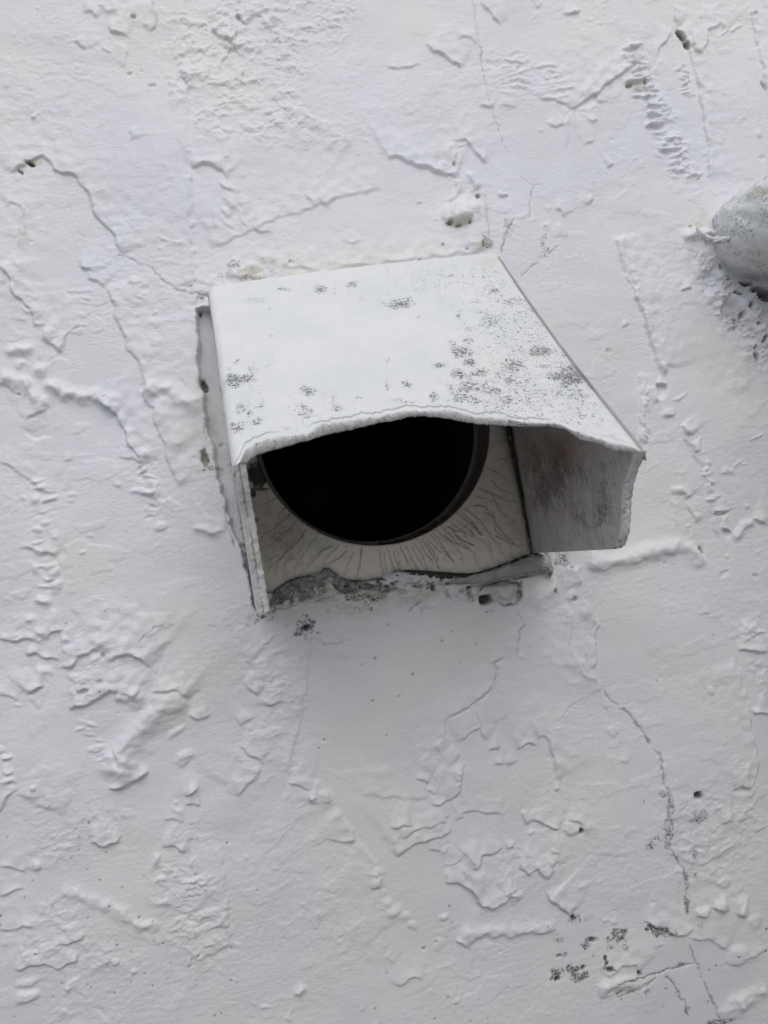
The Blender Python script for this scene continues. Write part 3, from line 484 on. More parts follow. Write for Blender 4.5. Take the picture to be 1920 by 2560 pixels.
# -- rough dark corner under the painted pipe
rough([(1700,600),(1860,620),(1930,700),(1930,950),(1860,900),(1780,800),(1720,700)],1.6,8,9,-.4,1.1); rough([(1745,640),(1860,680),(1930,740),(1930,930),(1860,890),(1790,790)],4.2,3.2,4,-1.0,1.0,-.1)
for a_,b_,c_,d_,e_ in ((1812,700,10,5,.7),(1842,735,14,6,.85),(1872,765,9,12,.7),(1835,805,6,12,.7),(1898,800,8,5,.7),(1905,850,6,12,.7)): pit(a_,b_,c_,d_,2.5,e_,-.5,.9)
stain(M,1850,800,50,60,.32); ridge([(1700,592),(1740,588),(1768,600)],2.2,2.2,.1); ridge([(1748,575),(1762,588),(1790,597),(1825,590),(1842,575)],4.0,2.0,.1); ridge([(1775,612),(1790,606),(1805,615)],1.6,2,.1); blob(1775,608,16,10,-2.2,.6)
blob(1772,690,28,44,-2.6,.8); step([(1738,705),(1765,688),(1785,675)],1.8,'u',8,1); ridge([(1780,702),(1800,698),(1830,712)],3.4,2.4,.2); pit(1800,668,6,9,2.5,.35,.2); ridge([(1760,745),(1790,740),(1800,755),(1785,780)],1.6,2.2); blob(1822,775,22,34,-4.0,.6,-.3); pit(1850,790,7,16,3.0,.5,-.7)
ridge([(1848,745),(1858,775),(1880,800),(1905,835),(1912,870)],3.0,3.0,.2); ridge([(1858,740),(1890,738),(1912,760)],2.6,3.0,.2); pit(1888,812,6,6,1.5,.6); pit(1838,820,4,4,1,.5); step([(1700,720),(1712,726),(1726,722)],1.4,'u',4); blob(1712,727,12,4,-.8); pit(1758,728,4,4,.8,.3)
pit(1884,870,6,8,1.5,.8); pit(1891,890,9,15,2.2,.62,.35,.2); pit(1905,736,44,20,11,.98,-.3,.4); pit(1862,712,26,8,5,.9,-.2,.3); stain(M,1830,790,30,24,.7); stain(O,1790,750,16,10,.3); stain(O,1747,560,14,9,.6); pit(1726,566,6,4,.6,.5); stain(M,1795,650,20,14,.5)
rough([(1760,900),(1930,880),(1930,1120),(1840,1080)],.9,9,9,0,1.2); stain(O,1760,540,14,24,.35)
# -- around the hood
rough([(500,700),(560,650),(700,640),(900,655),(1190,625),(1240,640),(1200,690),(560,745)],.8,4.5,4,.4,.7); step([(560,690),(640,700),(760,696),(880,668),(1000,655),(1120,640),(1220,628)],1.4,'u',10,.8)
ridge([(640,655),(660,648),(700,662),(730,660)],1.6,3.0,.3); step([(700,668),(745,672),(800,678)],1.2,'u',6)
for a,b,c,d,e in ((585,662,22,12,.85),(570,690,36,14,.6),(630,700,34,14,.7),(640,675,14,20,.5),(725,656,14,7,.9),(805,658,8,4,.8),(680,682,12,10,.6),(835,690,30,10,.95),(855,685,14,9,1.0),(808,698,12,7,1.0),(785,705,60,8,.7),(1035,660,44,9,.9),(1010,665,30,6,.8),(1090,655,20,7,.9),(920,678,50,9,.55),(750,708,30,8,.6),(560,720,40,8,.5),(505,742,14,12,.9),(740,745,40,6,.3),(1150,648,30,8,.5)): stain(M,a,b,c,d,e)
stain(O,625,685,30,16,.85,.4,2.5); stain(O,645,705,16,12,.8); stain(O,700,650,60,14,.3); stain(O,900,650,200,40,.22,.6,12); stain(O,760,690,60,14,.4)
# plaster recess left of the hood, its shade deepened by a painted grey
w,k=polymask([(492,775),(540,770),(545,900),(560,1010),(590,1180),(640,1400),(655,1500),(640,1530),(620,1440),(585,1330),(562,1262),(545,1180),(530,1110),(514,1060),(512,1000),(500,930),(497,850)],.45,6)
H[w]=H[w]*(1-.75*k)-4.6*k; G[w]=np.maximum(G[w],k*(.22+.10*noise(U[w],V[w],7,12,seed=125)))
blob(500,1020,26,110,1.7,.9)
pit(508,962,9,19,2.4,.72,.15); pit(512,1146,10,24,2.0,.68,.05); stain(O,508,962,14,22,.6); stain(O,512,1146,13,26,.6); crack([(512,1010),(516,1050),(513,1080),(520,1104)],.3,.5,.5); pit(498,778,4,7,1.5,.6); pit(551,1110,6,6,.5,.25)
crack([(560,1265),(566,1300),(580,1340),(587,1372)],.25,.55,.4); crack([(538,745),(520,738),(500,728)],.4,.5,.4)
for a,b,c,d,e in ((530,1172,30,8,.8),(575,1160,14,6,.7),(515,975,10,30,.6),(560,1240,12,30,.45),(612,1310,16,50,.75),(620,1380,14,60,.95),(630,1440,12,60,.95),(638,1490,10,40,.9),(585,1270,24,40,.5),(520,1060,16,40,.5),(600,1200,10,40,.6)): stain(M,a,b,c,d,e)
# ledge and rubble under the back plate
seam=W([(560,1490),(640,1482),(682,1476),(716,1450),(745,1440),(798,1428),(812,1416),(826,1420),(850,1440),(880,1448),(930,1446),(990,1424),(1040,1430),(1110,1438),(1180,1443),(1235,1425),(1290,1402),(1345,1380),(1380,1378),(1440,1372)])
sz=np.interp(U,seam[:,0],seam[:,1]); below=sst(-.35,.35,sz-V); wx=sst(-64,-59,U)*(1-sst(63,67,U))
led=2.6*np.exp(-np.maximum(sz-V,0)/7.0)*(1+.6*noise(U,V,6,4,seed=120)+.5*noise(UW,VW,2.5,2,seed=121)+.3*noise(U,V,1.3,1.1,seed=124))
H+=wx*below*led*sst(-80,-66,V); sel=(wx>.05)&(V>-82)
H=np.where((wx>.01)&(V>sz-.2)&(V<0),-7.0*wx+H*(1-wx),H)
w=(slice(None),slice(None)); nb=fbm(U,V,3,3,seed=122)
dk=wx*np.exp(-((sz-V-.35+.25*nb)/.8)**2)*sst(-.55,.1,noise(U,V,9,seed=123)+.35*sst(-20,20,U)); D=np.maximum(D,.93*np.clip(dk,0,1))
w,k=polymask([(676,1466),(716,1448),(745,1440),(800,1425),(812,1412),(832,1420),(870,1450),(962,1462),(1010,1475),(960,1482),(900,1478),(836,1490),(800,1500),(758,1508),(720,1518),(676,1532)],.7); G[w]=np.maximum(G[w],k); H[w]-=1.0*k
crack([(722,1440),(730,1460),(735,1475),(728,1490),(715,1510)],.5,.6,.6); stain(M,705,1495,32,26,1.0); stain(M,730,1450,20,14,.8); stain(D,690,1500,16,24,.35)
rough([(690,1480),(830,1490),(980,1480),(1190,1470),(1190,1500),(960,1510),(760,1530),(690,1530)],2.2,1.9,2,-.4,.9,-.3)
rr_=np.random.RandomState(31)
for k in range(46):
    x=rr_.uniform(840,1190); y=1446+rr_.uniform(0,34)-(x-840)*.01; blob(x,y,rr_.uniform(5,15),rr_.uniform(4,9),rr_.uniform(.8,2.4),.4,rr_.uniform(-1,1))
for k in range(36):
    x=rr_.uniform(760,1190); y=1444+rr_.uniform(0,30); pit(x,y,rr_.uniform(3,10),rr_.uniform(2,5),2.2,rr_.uniform(.5,.95),rr_.uniform(-.6,.6),.8)
for k in range(12):
    x=rr_.uniform(850,1180); y=rr_.uniform(1450,1490); stain(O,x,y,rr_.uniform(8,24),rr_.uniform(5,12),rr_.uniform(.5,1),.5,2,seed=100+k)
ridge([(826,1462),(850,1458),(880,1466),(905,1475),(945,1474),(975,1466)],2.0,1.5); step([(868,1460),(905,1472),(940,1476),(975,1466)],1.3,'d',8)
for a,b,c,d in ((900,1488,40,10),(935,1495,24,8),(860,1478,22,8),(955,1488,14,12),(815,1478,12,8)): stain(O,a,b,c,d,1.0,.5,2); stain(M,a,b+4,c,d,1.05)
rough([(980,1455),(1080,1448),(1190,1455),(1195,1500),(1100,1520),(980,1500)],2.0,4.5,3); stain(O,1050,1480,80,22,.6,.5,4); stain(O,900,1510,150,30,.32,.6,8); stain(O,1250,1470,40,20,.6,.4,3)
for q in ([(1072,1440),(1078,1470),(1092,1480)],[(985,1452),(1010,1462),(1050,1455)],[(1110,1480),(1125,1500)],[(1050,1500),(1020,1530)]): crack(q,.4,.6,.7)
pit(1080,1470,8,10,2,.75); pit(1150,1478,7,6,1.2,.5); stain(M,1175,1490,18,16,.9); pit(1170,1475,12,14,1.5,.35)
w,k=polymask([(1196,1470),(1222,1458),(1262,1452),(1300,1462),(1303,1492),(1290,1510),(1262,1512),(1240,1500),(1222,1508),(1200,1506)],.6); H[w]-=3.6*k
blob(1268,1478,32,20,3.8,.5); blob(1275,1502,20,12,1.6,.5); pit(1216,1500,22,13,4.0,.97,.1,.2)
crack([(1204,1484),(1212,1466),(1240,1458),(1262,1452),(1300,1460),(1304,1490),(1292,1510),(1262,1513),(1240,1500)],.55,.92,.9,.5); crack([(1303,1450),(1300,1476),(1296,1500)],.5,.85,.6,.5); crack([(1168,1472),(1212,1462),(1260,1452),(1320,1440),(1372,1428)],.5,.85,.6,.4)
stain(M,1265,1500,34,16,.5); stain(O,1270,1480,30,16,.5)
blob(1345,1480,45,52,1.7,.8); step([(1375,1430),(1388,1450),(1392,1475),(1400,1490)],1.6,'l',8,.7,dirt_shade=.35); crack([(1362,1375),(1374,1395),(1377,1420),(1374,1440)],.6,.85,.6,.5); pit(1388,1478,5,10,1.2,.6); stain(O,1345,1450,30,20,.4)
for a,b,c,d,e in ((1410,1400,22,30,.95),(1420,1385,30,10,.6),(1400,1440,14,20,.5),(1220,1525,14,8,.8),(1300,1560,14,8,.3),(765,1568,30,24,1.0),(748,1585,10,8,.9),(655,1540,40,14,.7),(640,1552,12,8,.9),(690,1530,60,8,.5),(880,1525,60,14,.6),(930,1530,40,12,.45),(1060,1520,16,10,.6),(800,1500,60,10,.6),(1020,1510,30,8,.5),(925,1520,8,8,.9)): stain(M,a,b,c,d,e)
pit(766,1568,14,9,1.2,.97,.5,1.2); pit(784,1556,6,5,.6,.75); pit(750,1585,5,5,.5,.5); pit(658,1543,5,5,.8,.8); pit(681,1548,3,3,.4,.4); stain(O,760,1530,100,22,.3,.6,6)
crack([(760,1595),(790,1598),(800,1608),(815,1615),(840,1610),(880,1598)],.3,.2,.4); step([(840,1640),(880,1645)],.4,'u',6)
for x,y,r_ in ((1104,1602,3.2),(1188,1610,2.6),(938,1647,3.6),(1030,1686,3.4),(998,1740,2.6),(811,1850,3),(797,1872,2.6),(966,1838,2.4),(1236,1804,2.4),(932,1752,3.5),(905,1662,2.6),(714,1563,2),(969,1561,2),(1127,1579,2)): pit(x,y,r_+1,r_,.5,.55)
# pinholes
r=np.random.RandomState(5)
for k in range(95):
    x,y=(r.uniform(0,600),r.uniform(2050,2560)) if k<48 else ((r.uniform(0,1900),r.uniform(1250,2560)) if k<78 else (r.uniform(900,1900),r.uniform(2300,2560)))
    if y<1520 and x>480: continue
    pit(x,y,2.6,2.2,.4,r.uniform(.4,.95),r.uniform(0,3),.2)
# generic small relief so that no field is empty
r=np.random.RandomState(7)
for k in range(170):
    x,y=r.uniform(-40,1960),r.uniform(-40,2600)
    if 560<x<1640 and 600<y<1500: continue
    smooth=(760<x<1300 and 1520<y<2100)
    if smooth and r.rand()<.85: continue
    t=r.rand(); a=r.normal(.25,.35)
    L=r.uniform(8,30)
    if t<.45: step([(x,y),(x+L*math.cos(a)*.5,y+L*math.sin(a)*.5+r.uniform(-4,4)),(x+L*math.cos(a),y+L*math.sin(a))],r.uniform(.3,.7),'u',4)
    elif t<.8: blob(x,y,r.uniform(4,13),r.uniform(3,6),r.uniform(.3,.9),.6,-a)
    else: blob(x,y,r.uniform(4,10),r.uniform(3,5),-r.uniform(.3,.8),.6,-a)
for a in (D,O,G,M): np.clip(a,0,1.3,out=a)
D=np.minimum(D,1)
ctr_u=(U[:-1,:-1]+U[1:,1:])/2; ctr_v=(V[:-1,:-1]+V[1:,1:])/2
keep=~((np.abs(ctr_u-.5)<58.5)&(ctr_v<62)&(ctr_v>-52))
wall=thing('stucco_wall','white painted rough stucco wall with cracks and trowel ridges that the vent hood is set in','wall',(0,.1,0))
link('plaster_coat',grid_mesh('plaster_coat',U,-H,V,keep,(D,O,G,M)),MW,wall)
# masonry behind the plaster, with the opening for the duct
MB_=mat_simple('masonry',(.22,.2,.18),(.36,.33,.3),40,.9,.002)
def boxes(bs):
    vs=[];fs=[]
    for (x0,x1,y0,y1,z0,z1) in bs:
        b=len(vs); vs+=[(x,y,z) for x in (x0,x1) for y in (y0,y1) for z in (z0,z1)]
        fs+=[[b+i for i in q] for q in ((0,1,3,2),(4,6,7,5),(0,4,5,1),(2,3,7,6),(0,2,6,4),(1,5,7,3))]
    return vs,fs
vs,fs=boxes([(-1600,-60,12,215,-1500,1300),(62,1600,12,215,-1500,1300),(-60,62,12,215,62,1300),(-60,62,12,215,-1500,-60)])
link('masonry',raw_mesh('masonry',vs,fs),MB_,wall)

# ------------------------------------------------------------------ vent hood
hood=thing('vent_hood','square white vent hood with sloping mould-speckled top over a dark round duct hole','vent hood',(0,0,ZC))
# surface of the sloping top: bilinear between back line and front corners, bowed up in the middle
XL0,XR0=-61.5,65.0
def top_z(x,t):
    """t 0 at the back (depth 13), 1 at the front corner line"""
    s=(x-XL0)/(XR0-XL0)
    d=(14*(1-s)+12.4*s)*(1-t)+(110*(1-s)+107.6*s)*t
    z=(64.0*(1-s)+66.4*s)*(1-t)+(-25.1*(1-s)-37.2*s)*t
    bow=1+np.clip(t,0,1)*3.5
    z=z+bow*np.sin(np.pi*np.clip(s,0,1))
    # slightly hollow lengthwise on the right, as the far outline shows
    z=z-3.2*s*np.sin(np.pi*np.clip(t,0,1))-1.0*(1-s)*np.sin(np.pi*np.clip(t,0,1))
    return d,z
def xlat(s,t): # left edge narrows a little to the front
    xl=XL0+2.6*t; return xl+(XR0-xl)*s
up_px=[(583,1172),(600,1150),(619,1117),(660,1100),(702,1088),(767,1084),(807,1059),(850,1052),(898,1045),(970,1034),(1024,1025),(1080,1024),(1122,1025),(1160,1030),(1195,1039),(1250,1045),(1296,1054),(1345,1056),(1394,1057),(1441,1077),(1480,1088),(1513,1101),(1545,1107),(1574,1113),(1600,1121),(1618,1130)]
lo_px=[(598,1166),(640,1150),(663,1139),(710,1120),(753,1106),(810,1093),(862,1081),(934,1063),(985,1054),(1024,1045),(1060,1043),(1097,1048),(1140,1054),(1187,1063),(1230,1066),(1267,1068),(1320,1068),(1375,1068),(1412,1074),(1451,1103),(1502,1112),(1531,1130),(1574,1132),(1600,1140),(1614,1134)]
def t_of(px_,py_,off=0.0):
    best=None
    for t in np.linspace(1.12,.35,400):
        # solve x on this t so that the projection has the right column, compare the row
        s=np.linspace(0,1,2); 
        lo,hi=-.03,1.03
        for _ in range(22):
            m_=(lo+hi)/2; x=xlat(m_,t); d,z=top_z(x,t); pu,pv=proj(x,-(d+off*-.0),z)
            if pu<px_: lo=m_
            else: hi=m_
        e=abs(pv-py_)
        if best is None or e<best[0]: best=(e,m_,t)
    return best[1],best[2]
edge=np.array([t_of(*p) for p in up_px]); o_=np.argsort(edge[:,0]); es,et=edge[o_,0],edge[o_,1]
NS,NT_=300,240
s1=np.linspace(0,1,NS); t1=np.linspace(0,1,NT_)
SS,TT=np.meshgrid(s1,t1,indexing='ij')
ef=np.interp(SS,es,et)+.0035*noise(SS*60,SS*0+3,.9,seed=140)+.004*noise(SS*60,SS*0+9,3.5,seed=141)
T_=TT*ef; X=xlat(SS,T_); Dp,Zp=top_z(X,T_)
# rounded long edges
eR=np.minimum((X-xlat(0*SS,T_)),(xlat(0*SS+1,T_)-X)); rr=3.2
drop=np.where(eR<rr,rr-np.sqrt(np.maximum(rr*rr-(rr-eR)**2,0)),0)
# brush marks, dents and lumps of old paint (normal = up and outwards)
Lz=T_*135
rel=.10*noise(X,Lz,7,7,seed=142)+.05*noise(X,Lz,1.4,9,seed=143)+.05*noise(X,Lz,9,1.4,seed=144)+.06*fbm(X,Lz,2.0,2,seed=145)
pu,pv=proj(X,-Dp,Zp)
def hb(a,b,c,d): return np.exp(-(((pu-a)/c)**2+((pv-b)/d)**2))
rel+=-.55*hb(815,975,14,22)+.4*hb(800,985,10,14)-.3*hb(690,970,30,8)+.35*hb(1400,905,18,60)*0+.5*hb(1225,655,40,16)+.3*hb(1190,650,20,10)-.25*hb(760,775,26,8)-.2*hb(920,820,20,8)
rel+=.5*hb(1360,870,40,14)*0
rel+=sst(.93,1,TT)*(.28*noise(X,Lz*0,5,seed=146)+.2*noise(X,Lz*0,1.7,seed=147))
rel=rel-drop
Yp=-(Dp+.70*rel); Zp=Zp+.70*rel
mould=[(639,752,25,8,.6),(674,772,8,6,.5),(710,723,20,5,.9),(804,723,20,14,.8),(771,737,8,4,.4),(876,712,20,9,.8),(909,750,12,6,.5),(967,737,9,6,.5),(995,761,40,12,.9),(1021,748,13,8,.7),(1006,777,16,4,.5),(1044,793,8,6,.5),(623,831,10,3,.5),(677,840,7,5,.6),(592,904,9,6,.7),(572,922,9,7,.7),(634,905,6,4,.6),(627,922,14,8,.7),(664,918,8,5,.7),(587,950,28,22,1.0),(612,947,20,14,.9),(637,951,14,7,.7),(730,914,7,4,.5),(771,978,20,12,.9),(834,998,10,20,.6),(760,1027,24,22,.75),(843,1020,16,9,.8),(898,994,9,5,.7),(970,900,9,7,.6),(967,965,6,16,.7),(1017,962,12,10,.9),(1003,1005,40,8,.7),(601,1020,18,14,.8),(652,1012,6,10,.8),(627,1034,8,8,.9),(590,1070,20,16,.9),(645,1052,12,12,.8),(608,1060,12,10,.7),(717,1070,8,7,.6),(775,1052,12,8,.4),
(1137,672,14,12,.5),(1122,690,22,8,.7),(1209,676,12,14,.55),(1209,701,10,8,.5),(1236,728,14,10,.95),(1289,714,9,3,.6),(1195,755,20,6,.6),(1281,755,40,12,.8),(1195,777,12,10,.6),(1224,802,35,22,.75),(1325,774,28,18,.6),(1144,777,12,3,.5),(1146,792,8,9,.7),(1173,821,12,10,.7),(1321,839,30,14,.55),(1267,853,25,14,.4),(1169,853,22,14,.7),(1151,878,25,18,.95),(1133,860,12,9,.8),(1350,878,38,16,.95),(1296,886,25,12,.5),(1097,915,15,8,1.0),(1177,907,22,12,.9),(1285,915,35,22,.85),(1361,915,22,8,.8),(1430,940,52,30,1.05),(1386,940,28,16,.8),(1202,933,30,14,.8),(1245,936,12,10,.8),(1148,936,20,16,.9),(1274,951,14,12,1.0),(1318,954,14,6,.8),(1169,969,45,20,.85),(1224,976,35,14,.85),(1086,990,14,12,.9),(1158,994,40,14,.85),(1267,1001,25,18,.8),(1184,1001,30,12,.8),(1404,983,18,10,.7),(1448,990,35,20,.75),(1375,1005,20,14,.55),(1477,1016,18,12,.55),(1448,1038,45,8,.6),(1347,1038,20,6,.6),(1242,1027,12,4,.8),(1292,1038,14,7,.6),(1502,1048,18,14,.5),(1412,878,25,14,.6),(1401,831,16,30,.6),(1368,792,14,26,.5),(1531,1088,14,8,.5),(1290,985,150,80,.58),(1300,830,130,110,.52),(1430,930,80,100,.62),(1100,700,160,40,.42),(1450,1030,90,50,.5),(1230,720,60,50,.5),(850,720,140,30,.28),(620,980,60,100,.34),(800,1030,130,50,.3),(1000,960,120,90,.2),(900,850,330,190,.12),(1120,760,60,30,.3)]
Mh=np.zeros_like(pu)
wob=1+.45*fbm(pu,pv,26,3,seed=150)
for a,b,c,d,e in mould: Mh=np.maximum(Mh,e*(1-sst(.3,1.75,np.sqrt(((pu-a)/c)**2+((pv-b)/d)**2)*wob)))
Oh=.5*hb(1225,655,40,20)+.3*hb(1350,880,50,20)+.15*hb(1170,920,60,60)+.15*hb(1270,920,50,40)+.2*hb(820,985,16,14)
Dh=np.zeros_like(pu); Gz=np.zeros_like(pu)
bs,bt=s1,None
ft=TT*ef
# fine paint crack running just behind the front edge
cl=.018+.010*noise(X,X*0,6,seed=151)+.006*noise(X,X*0,1.8,seed=152)
Dh=np.maximum(Dh,.75*np.exp(-((ef-T_-cl)/.0028)**2)*sst(-.35,.2,noise(X,X*0+4,22,seed=153)+.35*(1-sst(20,60,X))))
top=link('top_panel',grid_mesh('top_panel',X,Yp,Zp,attr=(Dh,Oh,Gz,Mh)),MH,hood)
# front lip, underside and level strip back to the wall, as one sheet joined to the top's front edge
fx,fy,fz=X[:,-1],Yp[:,-1],Zp[:,-1]
fpu,fpv=proj(fx,fy,fz); lo=np.array(lo_px,float); lv=np.interp(fpu,lo[:,0],lo[:,1])
dpx=np.clip(lv-fpv,6,34)/9.0+.25*noise(fx,fx*0,2.2,seed=154)+.3*noise(fx,fx*0+5,.8,seed=155)
dpx=dpx*(.25+.75*sst(0,4,np.minimum(fx-fx.min(),fx.max()-fx)))
rows=[]
for k in np.linspace(0,1,9):
    bulge=.7*math.sin(math.pi*k)**.7
    rows.append((fx,fy-bulge*.8+.55*dpx*k*.6,fz+.1*bulge-dpx*k*.92))
bx,by,bz=rows[-1]
for k in np.linspace(0,1,14)[1:]:
    tt=ef[:,-1]*(1-k)
    d_,z_=top_z(X[:,-1],tt); x_=np.clip(xlat(s1,tt),-58.5,61.2)
    a_=min(1,k*6)
    rows.append((bx*(1-a_)+x_*a_, by*(1-a_)+(-(d_)+2.1)*a_, bz*(1-a_)+(z_-2.4)*a_))
LX=np.array([r_[0] for r_ in rows]).T; LY=np.array([r_[1] for r_ in rows]).T; LZ=np.array([r_[2] for r_ in rows]).T
Dl=np.zeros_like(LX); Dl[:,:3]=.0; n_=noise(LX,LZ,3,seed=156)
n3_=noise(LX,LZ,1.1,seed=157); Ol=.16+.3*sst(0,.5,n_); Dl[:,1:8]=np.maximum(0,.6*np.exp(-((n_[:,1:8]-.1)/.04)**2)+.25*sst(.35,.6,n3_[:,1:8]))
Dl[:,10:]=.08
link('front_lip',grid_mesh('front_lip',LX,LY,LZ,attr=(Dl,Ol,Gz[:,:LX.shape[1]]*0,Ol*0)),MH,hood)
# level roof strip between the wall and the top of the slope
d0,z0=-Yp[:,0],Zp[:,0]
ks=np.linspace(0,1,5)
RX=np.repeat(X[:,:1],5,1); RY=np.stack([6*(1-k)+(-d0)*k for k in ks],1); RZ=np.repeat(z0[:,None],5,1)
link('roof_strip',grid_mesh('roof_strip',RX,RY,RZ,attr=(RX*0,RX*0+.2,RX*0,RX*0+.2)),MH,hood)
# side panels: outline in (depth,z), inner face / rounded front edge / outer face
def side(name,xi,xo,front,topf,bot,attrf,mat_in):
    """front: list of (depth,z) from top to bottom; topf(d) gives the top z; bot the bottom z"""
    fr=np.array(front,float); nz,nd=150,130
    vv=np.linspace(0,1,nz); z_=np.interp(vv,np.linspace(0,1,len(fr)),fr[:,1]); fd=np.interp(vv,np.linspace(0,1,len(fr)),fr[:,0])
    # rows go from the front edge to the wall; below the front corner the row is level, above it follows the slope
    kk=np.linspace(0,1,nd)
    A,B=np.meshgrid(vv,kk,indexing='ij')
    fdA=np.interp(A,vv,fd); fz_=np.interp(A,vv,z_)
    dep=fdA*(1-B)-3*B
    zt=topf(dep); zb=bot+0*dep
    f0=(fz_-z_[-1])/(z_[0]-z_[-1])
    z=zb+(zt-zb)*f0
    z=np.where(B<.02,fz_,z)
    sgn=1 if xo>xi else -1; th=abs(xo-xi)
    y_in=-dep
    # front edge roll: 9 columns from inner to outer
    nr=11; RX_,RY_,RZ_=[],[],[]
    for q in np.linspace(0,1,nr):
        a=math.pi*q
        RX_.append(xi+sgn*th*q+0*vv); jj=.35*noise(z_,z_*0+q*3,3,seed=160)+.2*noise(z_,z_*0+q*6,1.1,seed=161)
        RY_.append(-(fd)-1.5*math.sin(a)**.8-jj*math.sin(a)); RZ_.append(z_)
    OX=xo+0*dep
    XX=np.concatenate([(xi+0*dep)[:,::-1][:,:-1],np.array(RX_).T,OX[:,1:]],1)
    YY=np.concatenate([y_in[:,::-1][:,:-1],np.array(RY_).T,y_in[:,1:]],1)
    ZZ=np.concatenate([z[:,::-1][:,:-1],np.array(RZ_).T,z[:,1:]],1)
    part=np.concatenate([np.zeros((nz,nd-1)),np.ones((nz,nr)),2*np.ones((nz,nd-1))],1)
    rl=.12*noise(YY,ZZ,6,14,seed=162)+.05*noise(YY,ZZ,1.3,7,seed=163)
    XX=XX+np.where(part==0,-sgn*rl,np.where(part==2,sgn*rl,0))
    if sgn<0: XX=XX-np.where(part==1,0,2.9*sst(108,0,-YY)+.6*(part==0))
    at=attrf(XX,YY,ZZ,part); XX=XX+np.where(part==1,.25*noise(ZZ,YY,1.5,seed=164),0)
    # close the bottom edge
    return XX,YY,ZZ,part,at
ftop=lambda s:(lambda dep:np.interp(dep,[-5,13]+[13+ (k/20)*96 for k in range(1,21)],[z_s(s,0),z_s(s,0)]+[z_s(s,k/20) for k in range(1,21)]))
def z_s(s,t):
    x=xlat(s,t); return float(top_z(x,t)[1])-1.6
def nz_(a,b,s,seed,sy=1): return fbm(a,b,s,3,seed=seed,sy=sy)
def r_attr(XX,YY,ZZ,part):
    inn=part==0; n=nz_(YY,ZZ,9,170); n2=nz_(YY,ZZ,16,171)
    pu_,pv_=proj(XX,YY,ZZ)
    g=lambda a,b,c,d:np.exp(-(((pu_-a)/c)**2+((pv_-b)/d)**2))
    Ma=np.where(inn,np.clip(.12+.85*g(1400,1180,60,80)+.8*g(1360,1240,40,50)+.8*g(1510,1260,26,70)+.5*g(1550,1150,40,40)+.5*g(1450,1290,30,40)+.4*g(1330,1140,40,60)+.45*n,0,1.15),.15*(part==2))
    Oa=np.where(inn,np.clip(.95*g(1405,1130,50,60)+.45*g(1320,1120,30,50)+.25*n2,0,1),.12)
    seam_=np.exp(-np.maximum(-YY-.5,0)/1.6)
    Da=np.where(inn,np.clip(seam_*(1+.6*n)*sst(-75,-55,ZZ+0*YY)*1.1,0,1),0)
    e=noise(ZZ,XX*2,1.6,seed=172)
    Da=np.where(part==1,np.clip(.9*np.exp(-((XX-64.5)/.4)**2)*sst(-.2,.2,e)+.45*sst(.3,.5,noise(ZZ,XX,1.3,seed=173)),0,1),Da); Oa=np.where(part==1,.35+.3*n,Oa)
    return (Da,Oa,0*Da,Ma)
Rfront=[(107.4,-37.2),(101.6,-41.1),(97.3,-44.7),(94.6,-48),(92.5,-50.8),(90.4,-55.4),(88,-60),(86,-62.4),(82.3,-65.6)]
def split_side(side_args,names,flipn):
    XX,YY,ZZ,part,at=side(*side_args)
    nc=XX.shape[1]
    # inner sheet columns [0..129], edge + outer the rest
    a=129
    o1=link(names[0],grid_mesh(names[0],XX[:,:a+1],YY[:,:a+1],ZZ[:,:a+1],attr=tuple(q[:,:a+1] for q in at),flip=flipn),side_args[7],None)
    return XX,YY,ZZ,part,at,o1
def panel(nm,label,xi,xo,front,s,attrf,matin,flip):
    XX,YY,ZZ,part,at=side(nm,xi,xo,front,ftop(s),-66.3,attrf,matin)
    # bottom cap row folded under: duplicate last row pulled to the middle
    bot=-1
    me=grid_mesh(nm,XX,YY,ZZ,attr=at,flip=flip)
    ob=link(nm,me,MH,hood); me.materials.append(matin)
    nf=(XX.shape[1]-1); idx=np.tile((np.arange(nf)<128).astype(np.int32),XX.shape[0]-1)
    me.polygons.foreach_set('material_index',idx)
    # bottom edge strip between inner and outer sheets
    n=130; pi=[(XX[-1,k],YY[-1,k],ZZ[-1,k]) for k in range(n)]; po=[(XX[-1,-1-k],YY[-1,-1-k],ZZ[-1,-1-k]) for k in range(n)]
    vs=pi+po; fs=[(k,k+1,n+k+1,n+k) for k in range(n-1)]
    link('bottom_edge',raw_mesh('bottom_edge',vs,fs,True),MH,ob)
    bpy.data.objects[ob.name]['label']=label
    return ob
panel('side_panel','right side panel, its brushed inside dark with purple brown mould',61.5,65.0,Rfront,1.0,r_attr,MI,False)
def l_attr(XX,YY,ZZ,part):
    n=nz_(YY,ZZ,6,180); ed=part==1
    c1=np.exp(-((XX+56.9+.25*noise(ZZ,ZZ*0,9,seed=181))/.22)**2)*sst(-.3,.2,noise(ZZ,ZZ*0+7,8,seed=182))
    c2=np.exp(-(noise(ZZ,XX,3.2,seed=183)/.05)**2)*sst(.1,.4,noise(ZZ,XX,7,seed=184))
    Da=np.where(ed,np.clip(.75*c1+.6*c2+.5*sst(-58,-66,ZZ)*0,0,.85),0)
    return (Da,np.where(ed,.28+.15*n,.15),0*Da,np.where(part==0,.5,.25))
Lfront=[(109,-24.2),(105,-31),(100,-37),(97,-43),(94.5,-49),(92,-54),(90,-59),(88.5,-63),(87.5,-66.8)]
panel('side_panel','left side panel seen edge on, cream paint crazed along its front edge',-54.9,-58.7,Lfront,0.0,l_attr,MI,True)
